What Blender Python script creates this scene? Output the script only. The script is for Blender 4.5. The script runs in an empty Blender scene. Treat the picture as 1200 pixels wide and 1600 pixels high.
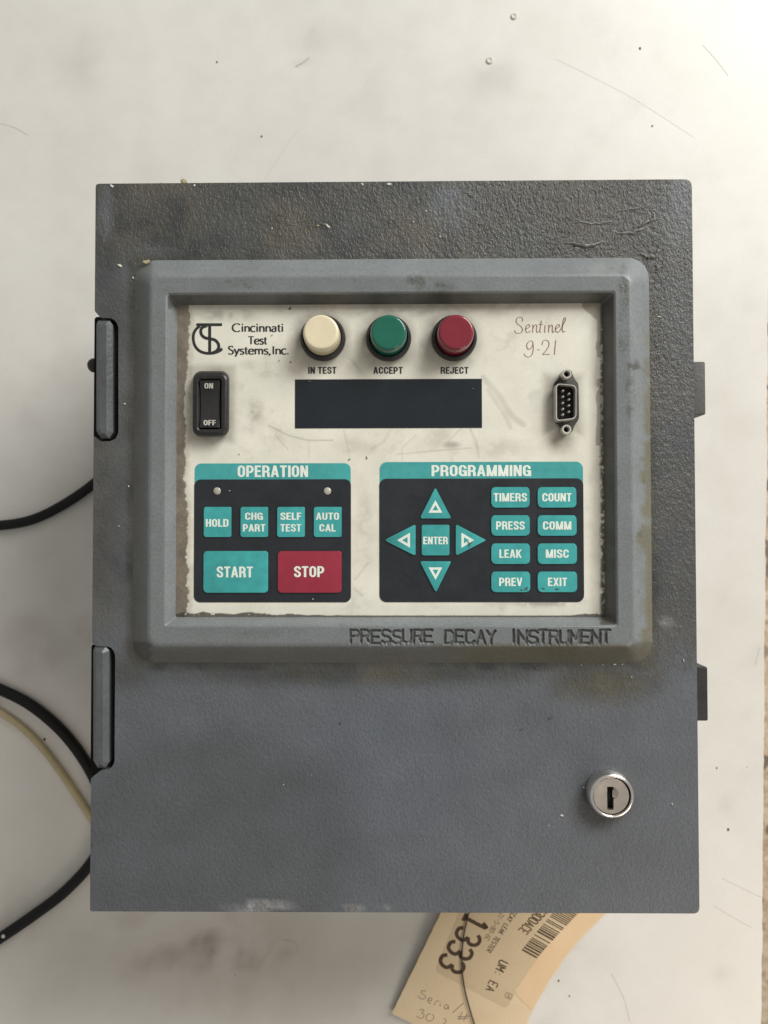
import bpy, bmesh, math, random
import numpy as np
from mathutils import Matrix, Vector

C = bpy.context.scene
random.seed(7)
rng = np.random.default_rng(11)

# ------------------------------------------------------------------ camera
ZD = 0.130                                   # height of the door face above the table top
F = 1202.0                                   # focal length in photo pixels (1200 x 1600)
RX, RY, RZ = 2.34229e-02, 1.16972e-02, -1.45274e-03
CAM = np.array((7.4929e-05, 5.67852e-03, 0.339738 + ZD))
M = np.array(Matrix.Rotation(RZ, 3, 'Z') @ Matrix.Rotation(RY, 3, 'Y') @ Matrix.Rotation(RX, 3, 'X'))
cd = bpy.data.cameras.new('camera')
cam = bpy.data.objects.new('camera', cd)
C.collection.objects.link(cam)
m4 = Matrix(M.tolist()).to_4x4(); m4.translation = Vector(CAM)
cam.matrix_world = m4
cd.sensor_fit = 'VERTICAL'; cd.sensor_height = 36; cd.sensor_width = 27
cd.lens = 36 * F / 1600
cd.clip_start = 0.01; cd.clip_end = 20
cd.dof.use_dof = True; cd.dof.focus_distance = 0.339; cd.dof.aperture_fstop = 14
C.camera = cam

# ------------------------------------------------------------------ world, lamps, exposure
w = bpy.data.worlds.new('World'); C.world = w; w.use_nodes = True
bg = w.node_tree.nodes['Background']
bg.inputs[0].default_value = (1.0, 0.97, 0.93, 1); bg.inputs[1].default_value = 0.36

def area(name, loc, target, sx, sy, power, col):
    l = bpy.data.lights.new(name, 'AREA'); l.shape = 'RECTANGLE'; l.size = sx; l.size_y = sy
    l.energy = power; l.color = col
    o = bpy.data.objects.new(name, l); C.collection.objects.link(o)
    o.location = loc
    o.rotation_euler = (Vector(target) - Vector(loc)).to_track_quat('-Z', 'Y').to_euler()
    return o
area('window_light', (1.25, 1.38, 1.24), (0.0, 0.0, 0.05), 1.2, 0.9, 55.0, (1.0, 0.995, 0.98))
area('bench_lamp', (0.5, -0.6, 0.5), (0.12, -0.1, 0.0), 0.3, 0.3, 1.3, (1.0, 0.85, 0.68))

C.view_settings.view_transform = 'Standard'; C.view_settings.look = 'None'
C.view_settings.exposure = 0.0; C.view_settings.gamma = 1.0; C.view_settings.use_curve_mapping = False
C.cycles.max_bounces = 6

# ------------------------------------------------------------------ photo pixel + height -> world
def P(px, py, z):
    px = np.asarray(px, float); py = np.asarray(py, float); z = np.asarray(z, float)
    d = np.stack([(px - 600) / F, (800 - py) / F, -np.ones_like(px * py)], -1) @ M.T
    t = (z - CAM[2]) / d[..., 2]
    return CAM + d * t[..., None]
def unP(X):                                   # world -> photo pixel
    c = (np.asarray(X, float) - CAM) @ M
    return 600 + F * c[..., 0] / -c[..., 2], 800 - F * c[..., 1] / -c[..., 2]
def WR(x0, y0, x1, y1, z):                    # pixel rectangle -> axis-aligned world rectangle
    xm, ym = (x0 + x1) / 2, (y0 + y1) / 2
    return (P(x0, ym, z)[0], P(xm, y1, z)[1], P(x1, ym, z)[0], P(xm, y0, z)[1])
ROT = math.atan2(*(P(1000, 800, ZD) - P(200, 800, ZD))[[1, 0]])

# ------------------------------------------------------------------ numpy noise
_perm = rng.random((256, 256))
def vnoise(x, y):
    xi = np.floor(x).astype(int); yi = np.floor(y).astype(int)
    fx = x - xi; fy = y - yi
    fx = fx * fx * (3 - 2 * fx); fy = fy * fy * (3 - 2 * fy)
    g = lambda a, b: _perm[a & 255, b & 255]
    return (g(xi, yi) * (1 - fx) + g(xi + 1, yi) * fx) * (1 - fy) + (g(xi, yi + 1) * (1 - fx) + g(xi + 1, yi + 1) * fx) * fy
def fbm(x, y, s, o=4):
    v = 0; a = 0.5; n = 0
    for i in range(o):
        v = v + a * vnoise(x / s + 17.3 * i, y / s + 5.1 * i); n += a; a *= 0.55; s *= 0.5
    return v / n
def sst(a, b, x):
    t = np.clip((x - a) / (b - a), 0, 1); return t * t * (3 - 2 * t)
def seg_dist(x, y, pts):
    d = np.full(np.shape(x), 1e9)
    for (ax, ay), (bx, by) in zip(pts[:-1], pts[1:]):
        vx, vy = bx - ax, by - ay
        t = np.clip(((x - ax) * vx + (y - ay) * vy) / (vx * vx + vy * vy + 1e-12), 0, 1)
        d = np.minimum(d, np.hypot(x - ax - t * vx, y - ay - t * vy))
    return d
def blob(x, y, cx, cy, rx, ry, soft=0.6):
    return 1 - sst(1 - soft, 1 + soft * 0.3, np.hypot((x - cx) / rx, (y - cy) / ry))

# ------------------------------------------------------------------ materials
def lin(r, g, b): return tuple(((c / 255) / 12.92 if c / 255 < 0.04045 else ((c / 255 + 0.055) / 1.055) ** 2.4) for c in (r, g, b)) + (1,)

class Mat:
    def __init__(s, name):
        s.m = bpy.data.materials.new(name); s.m.use_nodes = True
        s.t = s.m.node_tree; s.b = s.t.nodes['Principled BSDF']
    def n(s, t, **kw):
        o = s.t.nodes.new(t)
        for k, v in kw.items():
            if k in o.inputs.keys(): o.inputs[k].default_value = v
            else: setattr(o, k, v)
        return o
    def l(s, a, b): s.t.links.new(a, b)
    def obj(s, scale=(1, 1, 1), rot=(0, 0, 0)):
        tc = s.n('ShaderNodeTexCoord'); mp = s.n('ShaderNodeMapping')
        mp.inputs['Scale'].default_value = scale; mp.inputs['Rotation'].default_value = rot
        s.l(tc.outputs['Object'], mp.inputs['Vector']); return mp.outputs[0]
    def noise(s, vec, scale, detail=4, rough=0.55):
        o = s.n('ShaderNodeTexNoise'); o.inputs['Scale'].default_value = scale
        o.inputs['Detail'].default_value = detail; o.inputs['Roughness'].default_value = rough
        s.l(vec, o.inputs['Vector']); return o.outputs['Fac']
    def ramp(s, fac, stops):
        r = s.n('ShaderNodeValToRGB'); e = r.color_ramp.elements
        while len(e) < len(stops): e.new(0.5)
        for q, (p, c) in zip(e, stops):
            q.position = p; q.color = c if len(c) == 4 else tuple(c) + (1,)
        s.l(fac, r.inputs[0]); return r.outputs[0]
    def mix(s, fac, a, b, mode='MIX'):
        o = s.n('ShaderNodeMix', data_type='RGBA', blend_type=mode)
        for i, v in ((0, fac), (6, a), (7, b)):
            if isinstance(v, (int, float)): o.inputs[i].default_value = v
            elif isinstance(v, tuple): o.inputs[i].default_value = v
            else: s.l(v, o.inputs[i])
        return o.outputs[2]
    def math(s, op, a, b=0.5, clamp=False):
        o = s.n('ShaderNodeMath', operation=op, use_clamp=clamp)
        for i, v in enumerate((a, b)):
            if isinstance(v, (int, float)): o.inputs[i].default_value = v
            else: s.l(v, o.inputs[i])
        return o.outputs[0]
    def attr(s, name):
        o = s.n('ShaderNodeAttribute'); o.attribute_name = name; return o
    def bump(s, h, dist, strength=1.0, prev=None):
        o = s.n('ShaderNodeBump'); o.inputs['Distance'].default_value = dist
        if isinstance(strength, float): o.inputs['Strength'].default_value = strength
        else: s.l(strength, o.inputs['Strength'])
        s.l(h, o.inputs['Height'])
        if prev is not None: s.l(prev, o.inputs['Normal'])
        return o.outputs[0]
    def out(s, col=None, rough=None, metal=None, norm=None, spec=None):
        for k, v in (('Base Color', col), ('Roughness', rough), ('Metallic', metal), ('Normal', norm), ('Specular IOR Level', spec)):
            if v is None: continue
            if isinstance(v, (int, float, tuple)): s.b.inputs[k].default_value = v
            else: s.l(v, s.b.inputs[k])
        return s.m

def simple(name, col, rough=0.5, metal=0.0, var=0.12, scale=400, bumpd=0.0, spec=None):
    a = Mat(name); v = a.obj()
    nz = a.noise(v, scale, 5, 0.6); n2 = a.noise(v, scale * 0.12, 3)
    f = a.math('ADD', a.math('MULTIPLY', nz, 0.5), a.math('MULTIPLY', n2, 0.5))
    lo = tuple(c * (1 - var * 1.6) for c in col[:3]) + (1,); hi = tuple(min(1, c * (1 + var * 1.6)) for c in col[:3]) + (1,)
    c = a.ramp(f, [(0.25, lo), (0.75, hi)])
    nm = a.bump(nz, bumpd) if bumpd else None
    rr = a.math('ADD', a.math('MULTIPLY', n2, 0.3), rough - 0.15)
    return a.out(c, rr, metal, nm, spec)

def painted(name, bump_mm, scale, rough):                 # wrinkle-finish enamel; stains come from the vertex attributes
    a = Mat(name)
    v = a.obj((1.0, 0.6, 1.0), (0, 0, math.radians(-33)))
    v0 = a.obj()
    h1 = a.noise(v, scale, 3, 0.6)
    h2 = a.noise(v0, scale * 0.38, 2, 0.5)
    h = a.math('ADD', a.math('MULTIPLY', h1, 0.75), a.math('MULTIPLY', h2, 0.5))
    col = a.attr('col').outputs['Color']
    cr = a.attr('crust').outputs['Fac']
    fine = a.noise(v0, 900, 3, 0.65); mid = a.noise(v0, 55, 5, 0.6)
    c = a.mix(1.0, col, a.ramp(fine, [(0.3, (0.86,) * 3), (0.7, (1.12,) * 3)]), 'MULTIPLY')
    c = a.mix(1.0, c, a.ramp(mid, [(0.3, (0.92, 0.92, 0.91)), (0.7, (1.08, 1.08, 1.09))]), 'MULTIPLY')
    # tiny pale specks of dust
    vo = a.n('ShaderNodeTexVoronoi'); vo.inputs['Scale'].default_value = 85
    a.l(v0, vo.inputs['Vector'])
    rnd = a.n('ShaderNodeSeparateColor'); a.l(vo.outputs['Color'], rnd.inputs[0])
    sp = a.math('MULTIPLY', a.math('LESS_THAN', vo.outputs['Distance'], 0.030), a.math('GREATER_THAN', rnd.outputs[0], 0.94))
    c = a.mix(a.math('MULTIPLY', sp, 0.35), c, (0.55, 0.53, 0.48, 1))
    # greasy crust: dark olive patches that break up the paint
    gn = a.noise(v0, 160, 6, 0.65)
    gm = a.ramp(a.math('ADD', gn, a.math('MULTIPLY', cr, 0.5)), [(0.62, (0,) * 3), (0.74, (1,) * 3)])
    c = a.mix(a.math('MULTIPLY', gm, 0.45), c, (0.075, 0.072, 0.058, 1))
    st = a.math('ADD', 0.55, a.math('MULTIPLY', cr, 0.45), True)
    n1 = a.bump(h, bump_mm / 1000, st)
    ch = a.noise(v, 520, 4, 0.7)
    n2 = a.bump(ch, 0.0011, a.math('MULTIPLY', cr, 0.9), n1)
    rr = a.math('SUBTRACT', a.math('ADD', rough, a.math('MULTIPLY', mid, 0.14)), a.math('MULTIPLY', cr, 0.22))
    return a.out(c, rr, 0.0, n2)

MT = {}
MT['door'] = painted('door_paint', 0.80, 1250, 0.36)
MT['bezel'] = painted('bezel_paint', 0.20, 900, 0.34)
MT['grey'] = simple('grey_enamel', (0.115, 0.12, 0.125), 0.5, 0, 0.15, 500, 0.0002)
MT['hinge'] = simple('hinge_enamel', (0.085, 0.09, 0.095), 0.38, 0, 0.15, 500, 0.0002)
MT['darkgrey'] = simple('dark_grey_enamel', (0.022, 0.022, 0.021), 0.5, 0, 0.3, 500, 0.0002)
MT['latch'] = simple('latch_enamel', (0.066, 0.064, 0.058), 0.55, 0, 0.2, 700, 0.0002)
MT['black'] = simple('black_plastic', (0.018, 0.018, 0.018), 0.42, 0, 0.3, 600, 0.0001)
MT['switch'] = simple('switch_plastic', (0.020, 0.020, 0.019), 0.36, 0, 0.35, 500, 0.00008)
MT['void'] = simple('dark_void', (0.004, 0.004, 0.004), 0.9, 0, 0.2)
MT['cable'] = simple('cable_rubber', (0.008, 0.008, 0.008), 0.5, 0, 0.3, 300, 0, 0.25)
MT['tube'] = simple('yellowed_tube', (0.46, 0.38, 0.22), 0.35, 0, 0.15, 120)
MT['cream_cap'] = simple('cream_cap', lin(224, 212, 180), 0.22, 0, 0.06, 300)
MT['green_cap'] = simple('green_cap', lin(14, 98, 78), 0.2, 0, 0.12, 300)
MT['red_cap'] = simple('red_cap', lin(124, 30, 46), 0.2, 0, 0.12, 300)
MT['navy'] = simple('keypad_black', lin(35, 38, 43), 0.40, 0, 0.2, 600, 0.00006)
MT['window'] = simple('display_filter', lin(30, 36, 41), 0.25, 0, 0.10, 500)
MT['white_ink'] = simple('white_ink', lin(226, 234, 222), 0.5, 0, 0.08, 500)
MT['black_ink'] = simple('black_ink', (0.02, 0.02, 0.02), 0.5, 0, 0.2, 500)
MT['brown_ink'] = simple('brown_ink', (0.28, 0.155, 0.125), 0.5, 0, 0.2, 500)
MT['switch_ink'] = simple('switch_ink', (0.50, 0.48, 0.42), 0.5, 0, 0.2, 900)
MT['teal'] = simple('teal_overlay', lin(62, 160, 158), 0.38, 0, 0.18, 260, 0.00005)
MT['teal_faded'] = simple('teal_header', lin(66, 158, 156), 0.42, 0, 0.14, 260)
MT['red_key'] = simple('red_overlay', lin(150, 44, 62), 0.42, 0, 0.10, 300, 0.00005)
MT['steel'] = simple('steel', (0.60, 0.58, 0.53), 0.42, 0.6, 0.12, 500)
MT['chrome'] = simple('chrome', (0.78, 0.76, 0.73), 0.22, 1.0, 0.06, 300)
MT['plug'] = simple('lock_plug_metal', (0.56, 0.51, 0.45), 0.42, 1.0, 0.08, 700)
MT['flange'] = simple('connector_flange', (0.045, 0.042, 0.034), 0.55, 0.2, 0.5, 500)
MT['led'] = simple('led_lens', (0.42, 0.40, 0.34), 0.3, 0.0, 0.2, 900)
MT['chip'] = simple('pale_chip', (0.62, 0.60, 0.52), 0.7, 0, 0.25, 900)
MT['ychip'] = simple('yellow_chip', (0.42, 0.36, 0.20), 0.7, 0, 0.25, 900)
MT['fleck'] = simple('dark_fleck', (0.09, 0.08, 0.065), 0.8, 0, 0.3, 900)
MT['grease'] = simple('dried_grease', (0.115, 0.112, 0.095), 0.3, 0, 0.3, 700, 0.0004)
MT['smear'] = simple('greasy_smear', (0.05, 0.14, 0.13), 0.35, 0, 0.4, 900)
MT['string'] = simple('dark_string', (0.05, 0.035, 0.02), 0.6, 0, 0.3, 900)
MT['print'] = simple('label_print', (0.07, 0.037, 0.018), 0.6, 0, 0.3, 1500)
MT['faint_print'] = simple('faint_print', (0.26, 0.17, 0.09), 0.6, 0, 0.3, 1500)
MT['pencil'] = simple('pencil', (0.20, 0.16, 0.11), 0.6, 0, 0.25, 2500)

for k_ in ('cream_cap', 'green_cap', 'red_cap'):
    MT[k_].node_tree.nodes['Principled BSDF'].inputs['Coat Weight'].default_value = 0.6
    MT[k_].node_tree.nodes['Principled BSDF'].inputs['Coat Roughness'].default_value = 0.08

def overlay():
    a = Mat('panel_overlay'); v = a.obj()
    col = a.attr('col').outputs['Color']
    fine = a.noise(v, 1100, 3, 0.7); mid = a.noise(v, 70, 5, 0.65)
    c = a.mix(1.0, col, a.ramp(fine, [(0.3, (0.95,) * 3), (0.7, (1.04,) * 3)]), 'MULTIPLY')
    c = a.mix(1.0, c, a.ramp(mid, [(0.3, (0.93, 0.93, 0.91)), (0.65, (1.04, 1.04, 1.04))]), 'MULTIPLY')
    g = a.attr('crust').outputs['Fac']
    nm = a.bump(a.noise(v, 700, 4, 0.7), 0.0006, g)
    return a.out(c, a.math('ADD', 0.42, a.math('MULTIPLY', g, 0.4)), 0, nm)
MT['panel'] = overlay()

def laminate():
    a = Mat('worktop_laminate'); v = a.obj()
    col = a.attr('col').outputs['Color']
    big = a.noise(v, 9, 5, 0.6); mid = a.noise(v, 38, 5, 0.6); fine = a.noise(v, 900, 3, 0.7)
    c = a.mix(1.0, col, a.ramp(big, [(0.32, (0.95, 0.945, 0.93)), (0.68, (1.02, 1.02, 1.02))]), 'MULTIPLY')
    c = a.mix(1.0, c, a.ramp(mid, [(0.28, (0.955, 0.95, 0.935)), (0.6, (1.01, 1.01, 1.01))]), 'MULTIPLY')
    c = a.mix(1.0, c, a.ramp(fine, [(0.3, (0.965,) * 3), (0.7, (1.03,) * 3)]), 'MULTIPLY')
    vo = a.n('ShaderNodeTexVoronoi'); vo.inputs['Scale'].default_value = 42
    a.l(v, vo.inputs['Vector'])
    rnd = a.n('ShaderNodeSeparateColor'); a.l(vo.outputs['Color'], rnd.inputs[0])
    sp = a.math('MULTIPLY', a.math('LESS_THAN', vo.outputs['Distance'], 0.022), a.math('GREATER_THAN', rnd.outputs[0], 0.9))
    c = a.mix(a.math('MULTIPLY', sp, 0.55), c, (0.18, 0.15, 0.12, 1))
    return a.out(c, a.math('ADD', 0.30, a.math('MULTIPLY', mid, 0.2)), 0, a.bump(a.noise(v, 60, 3), 0.0002, 0.3))
MT['laminate'] = laminate()
MT['edge'] = simple('worktop_edge', (0.55, 0.47, 0.36), 0.6, 0, 0.2, 120)

def paper(name, c0, c1):
    a = Mat(name); v = a.obj()
    n = a.noise(v, 30, 5, 0.6); f = a.noise(v, 1500, 2, 0.6)
    c = a.ramp(n, [(0.3, c0), (0.7, c1)])
    c = a.mix(1.0, c, a.ramp(f, [(0.3, (0.94,) * 3), (0.7, (1.05,) * 3)]), 'MULTIPLY')
    return a.out(c, 0.7, 0, a.bump(f, 0.0001, 0.5))
MT['manila'] = paper('manila_card', (0.72, 0.55, 0.34), (0.79, 0.64, 0.43))
MT['torn'] = paper('torn_card', (0.74, 0.52, 0.30), (0.80, 0.59, 0.37))  # orange deepened: warm bounced light put into the strip's colour
MT['sticker'] = paper('sticker_paper', (0.60, 0.46, 0.28), (0.67, 0.53, 0.34))

def floor_mat():
    a = Mat('speckled_floor'); v = a.obj()
    vo = a.n('ShaderNodeTexVoronoi'); vo.inputs['Scale'].default_value = 45; a.l(v, vo.inputs['Vector'])
    n = a.noise(v, 70, 6, 0.7)
    c = a.ramp(n, [(0.3, (0.22, 0.16, 0.10)), (0.42, (0.50, 0.38, 0.25)), (0.65, (0.75, 0.62, 0.46))])
    r = a.n('ShaderNodeSeparateColor'); a.l(vo.outputs['Color'], r.inputs[0])
    c = a.mix(a.ramp(r.outputs[0], [(0.86, (0,) * 3), (0.9, (0.8,) * 3)]), c, (0.12, 0.09, 0.07, 1))
    return a.out(c, 0.8, 0, a.bump(vo.outputs['Distance'], 0.004))
MT['floor'] = floor_mat()

# ------------------------------------------------------------------ mesh helpers
class MB:
    """collects geometry (world coordinates) for ONE mesh object"""
    def __init__(s): s.v = []; s.f = []; s.m = []; s.slots = []; s.lift = 0
    def slot(s, mat):
        if mat not in s.slots: s.slots.append(mat)
        return s.slots.index(mat)
    def add(s, verts, faces, mat):
        k = len(s.v); i = s.slot(mat)
        s.v += [tuple(map(float, p)) for p in verts]
        for f in faces: s.f.append(tuple(q + k for q in f)); s.m.append(i)
    def addbm(s, bm, mat):
        bm.verts.index_update()
        s.add([v.co for v in bm.verts], [[v.index for v in f.verts] for f in bm.faces], mat); bm.free()
    def build(s, name, parent=None, smooth=True, angle=38, attrs=None):
        me = bpy.data.meshes.new(name)
        o0 = np.array(ORG.get(parent, (0, 0, 0))) if parent is not None else np.zeros(3)
        me.from_pydata([tuple(np.array(p) - o0) for p in s.v], [], s.f)
        for q in s.slots: me.materials.append(MT[q])
        me.polygons.foreach_set('material_index', s.m)
        me.validate(); me.update()
        if smooth:
            me.polygons.foreach_set('use_smooth', [True] * len(me.polygons))
            me.set_sharp_from_angle(angle=math.radians(angle))
        if attrs: attrs(me, np.array(s.v))
        o = bpy.data.objects.new(name, me); C.collection.objects.link(o)
        if parent is not None:
            o.parent = parent; ORG[o] = tuple(o0)
        return o
ORG = {}
def setcol(me, rgb):
    a = me.color_attributes.new('col', 'FLOAT_COLOR', 'POINT')
    buf = np.ones((len(me.vertices), 4), np.float32); buf[:, :3] = rgb
    a.data.foreach_set('color', buf.ravel())
def setf(me, name, v):
    a = me.attributes.new(name, 'FLOAT', 'POINT'); a.data.foreach_set('value', np.asarray(v, np.float32).ravel())

def thing(name, label, cat, loc, group=None):
    o = bpy.data.objects.new(name, None); C.collection.objects.link(o)
    o.location = loc; ORG[o] = tuple(loc); o['label'] = label; o['category'] = cat
    o.empty_display_size = 0.02
    if group: o['group'] = group
    return o

def rrect(x0, y0, x1, y1, r, n=6):            # rounded rectangle, counter-clockwise when y is up
    out = []
    for cx, cy, a in ((x1 - r, y1 - r, 0), (x0 + r, y1 - r, 90), (x0 + r, y0 + r, 180), (x1 - r, y0 + r, 270)):
        for k in range(n + 1):
            t = math.radians(a + 90 * k / n); out.append((cx + r * math.cos(t), cy + r * math.sin(t)))
    return out
def rr_px(x0, y0, x1, y1, r, z, n=6):         # rounded pixel rectangle -> world XY outline
    a, b, c, d = WR(x0, y0, x1, y1, z); s = (c - a) / (x1 - x0)
    return rrect(a, b, c, d, r * s, n)
def poly_px(pts, z): return [tuple(P(x, y, z)[:2]) for x, y in pts]

def round_corners(pts, rad, n=4):
    out = []; L = len(pts)
    for i in range(L):
        p = np.array(pts[i], float); a = np.array(pts[i - 1], float) - p; b = np.array(pts[(i + 1) % L], float) - p
        r = rad[i] if isinstance(rad, (list, tuple)) else rad
        r = min(r, 0.45 * np.linalg.norm(a), 0.45 * np.linalg.norm(b))
        if r <= 0: out.append(tuple(p)); continue
        s = p + a / np.linalg.norm(a) * r; e = p + b / np.linalg.norm(b) * r
        for k in range(n + 1):
            t = k / n; out.append(tuple((1 - t) ** 2 * s + 2 * t * (1 - t) * p + t * t * e))
    return out

def slab(mb, outline, z0, z1, mat, bevel=0.0, seg=3, bottom=True):     # vertical prism with rounded top edge
    pts = list(outline)
    ar = sum(a[0] * b[1] - b[0] * a[1] for a, b in zip(pts, pts[1:] + pts[:1]))
    if ar < 0: pts = pts[::-1]
    bm = bmesh.new()
    top = [bm.verts.new((x, y, z1)) for x, y in pts]; bot = [bm.verts.new((x, y, z0)) for x, y in pts]
    n = len(pts)
    f = bm.faces.new(top)
    for i in range(n): bm.faces.new((bot[i], bot[(i + 1) % n], top[(i + 1) % n], top[i]))
    if bottom: bm.faces.new(bot[::-1])
    if bevel:
        bmesh.ops.bevel(bm, geom=list(f.edges), offset=bevel, segments=seg, profile=0.6, affect='EDGES', clamp_overlap=True)
    mb.addbm(bm, mat)

def sheet(mb, outline, z, mat):
    pts = list(outline)
    ar = sum(a[0] * b[1] - b[0] * a[1] for a, b in zip(pts, pts[1:] + pts[:1]))
    if ar < 0: pts = pts[::-1]
    bm = bmesh.new(); bm.faces.new([bm.verts.new((x, y, z)) for x, y in pts])
    bmesh.ops.triangulate(bm, faces=bm.faces[:]); mb.addbm(bm, mat)

def lathe(mb, cx, cy, prof, mat, n=64, cap=True):
    V = []; Fc = []
    for r, z in prof:
        for k in range(n):
            t = 2 * math.pi * k / n; V.append((cx + r * math.cos(t), cy + r * math.sin(t), z))
    for j in range(len(prof) - 1):
        for k in range(n):
            a = j * n + k; b = j * n + (k + 1) % n; Fc.append((a, b, b + n, a + n))
    if cap: Fc.append(tuple(range((len(prof) - 1) * n, len(prof) * n)))
    mb.add(V, Fc, mat)

def catmull(pts, m=8, closed=False):
    p = np.array(pts, float); L = len(p); out = []
    for i in range(L - 1):
        a = p[max(i - 1, 0)]; b = p[i]; c = p[i + 1]; d = p[min(i + 2, L - 1)]
        for k in range(m):
            t = k / m
            out.append(0.5 * (2 * b + (c - a) * t + (2 * a - 5 * b + 4 * c - d) * t * t + (3 * b - a - 3 * c + d) * t ** 3))
    out.append(p[-1]); return np.array(out)

def ribbon(mb, pts, width, z, mat, zf=None):   # flat ink stroke; pts in pixels, width in pixels (number or function of direction)
    p = np.array(pts, float)
    t = np.gradient(p, axis=0); t /= np.linalg.norm(t, axis=1)[:, None] + 1e-9
    nrm = np.stack([-t[:, 1], t[:, 0]], 1)
    wd = np.array([width(q) for q in t]) if callable(width) else np.full(len(p), width)
    if np.ndim(wd) == 1: wd = wd[:, None]
    a = p + nrm * wd / 2; b = p - nrm * wd / 2
    mb.lift += 1; dz = (mb.lift % 12) * 6e-6
    zz = lambda q: (zf(q[:, 0], q[:, 1]) if zf else z) + dz
    A = P(a[:, 0], a[:, 1], zz(a)); B = P(b[:, 0], b[:, 1], zz(b)); n = len(p)
    mb.add(list(A) + list(B), [(i, i + 1, n + i + 1, n + i) for i in range(n - 1)], mat)

def tube(mb, pts3, r, mat, n=14, cap=True):
    p = np.array(pts3, float); L = len(p)
    t = np.gradient(p, axis=0); t /= np.linalg.norm(t, axis=1)[:, None]
    up = np.array((0, 0, 1.0)); V = []; Fc = []
    for i in range(L):
        s = np.cross(t[i], up); s /= np.linalg.norm(s); u = np.cross(s, t[i])
        rr = r if np.isscalar(r) else r[i]
        for k in range(n):
            a = 2 * math.pi * k / n; V.append(p[i] + rr * (math.cos(a) * s + math.sin(a) * u))
    for i in range(L - 1):
        for k in range(n):
            a = i * n + k; b = i * n + (k + 1) % n; Fc.append((a, b, b + n, a + n))
    if cap: Fc.append(tuple(range(n))[::-1]); Fc.append(tuple(range((L - 1) * n, L * n)))
    mb.add(V, Fc, mat)

# bold condensed capitals, cut from broad even strokes (cap height 1, y up)
SV, SH = .20, .155
def _arc(cx, cy, rx, ry, a0, a1, n=7): return [(cx + rx * math.cos(math.radians(t)), cy + ry * math.sin(math.radians(t))) for t in np.linspace(a0, a1, n)]
def _glyphs():
    W = .58; l, r, b, t = SV / 2, W - SV / 2, SH / 2, 1 - SH / 2; rx, ry = r - l, .21; hx = (r - l) / 2; m = W / 2
    TL = _arc(l + hx, t - ry, hx, ry, 180, 90); TR = _arc(r - hx, t - ry, hx, ry, 90, 0)
    BR = _arc(r - hx, b + ry, hx, ry, 0, -90); BL = _arc(l + hx, b + ry, hx, ry, 270, 180)
    G = {}
    G['O'] = (W, [[(l, .5)] + TL + TR[1:] + BR + BL[1:] + [(l, .5)]])
    G['C'] = (W, [([(r, .64)] + TR[::-1] + TL[::-1][1:] + BL[::-1] + BR[::-1][1:] + [(r, .36)])])
    G['G'] = (W, [([(r, .66)] + TR[::-1] + TL[::-1][1:] + BL[::-1] + BR[::-1][1:] + [(r, .46)]), [(m - .02, .46), (W, .46)], [(r + .03, .5), (r + .03, 0)]])
    G['U'] = (W, [[(l, 1)] + BL[::-1] + BR[::-1][1:] + [(r, 1)]])
    G['J'] = (.5, [[(.5 - l, 1)] + [(.5 - l - (r - x) * .78, y) for x, y in BR] + [(l - .04 + (x - l) * .72, y) for x, y in BL[1:]] + [(l - .04, .36)]])
    stem = [(l, 0), (l, 1)]
    G['D'] = (W, [stem, [(l, t), (m - .02, t)] + TR[1:] + BR + [(m - .02, b), (l, b)]])
    def bowl(y0, y1): return [(l, y1), (m, y1)] + _arc(m, (y0 + y1) / 2, r - m, (y1 - y0) / 2, 80, -80, 9) + [(m, y0), (l, y0)]
    G['P'] = (W - .01, [stem, bowl(.42, t)])
    G['R'] = (W + .01, [stem, bowl(.46, t), [(m, .47)] + _arc(m, .30, r - m, .17, 80, 0, 5) + [(r, .15), (r + .025, 0)]])
    G['E'] = (.50, [stem, [(l, t), (.49, t)], [(l, .515), (.46, .515)], [(l, b), (.50, b)]])
    G['F'] = (.48, [stem, [(l, t), (.48, t)], [(l, .49), (.45, .49)]])
    G['L'] = (.47, [stem, [(l, b), (.47, b)]])
    G['H'] = (W, [stem, [(r, 0), (r, 1)], [(l, .52), (r, .52)]])
    G['I'] = (SV, [stem])
    G['T'] = (.54, [[(0, t), (.54, t)], [(.27, 0), (.27, 1)]])
    G['N'] = (W + .02, [stem, [(r + .02, 0), (r + .02, 1)], [(l - .01, 1.08), (r + .03, -.08)]])
    G['M'] = (.76, [stem, [(.76 - l, 0), (.76 - l, 1)], [(l - .01, 1.12), (.39, -.12)], [(.77 - l, 1.12), (.37, -.12)]])
    G['A'] = (.62, [[(.065, -.1), (.325, 1.1)], [(.555, -.1), (.295, 1.1)], [(.16, .28), (.46, .28)]])
    G['V'] = (.60, [[(.06, 1.1), (.315, -.1)], [(.54, 1.1), (.285, -.1)]])
    G['X'] = (.60, [[(.05, -.1), (.55, 1.1)], [(.05, 1.1), (.55, -.1)]])
    G['K'] = (.62, [stem, [(.10, .30), (.56, 1.08)], [(.24, .60), (.55, -.08)]])
    G['S'] = (W - .01, [[tuple(p) for p in catmull([(r - .005, .69), (r - .02, .82), (m + .07, t - .005), (m - .07, t - .005), (l + .02, .83), (l, .72), (l + .05, .61), (m, .515), (r - .05, .41), (r, .28), (r - .02, .16), (m + .07, b + .005), (m - .07, b + .005), (l + .02, .17), (l, .32)], 4)]])
    return G
def _clip(poly, y, keep):
    out = []
    for p, q in zip(poly, poly[1:] + poly[:1]):
        a, c = (p[1] - y) * keep, (q[1] - y) * keep
        if a >= 0: out.append(p)
        if a * c < 0: k = a / (a - c); out.append((p[0] + (q[0] - p[0]) * k, p[1] + (q[1] - p[1]) * k))
    return out
_GC = {}
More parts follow.
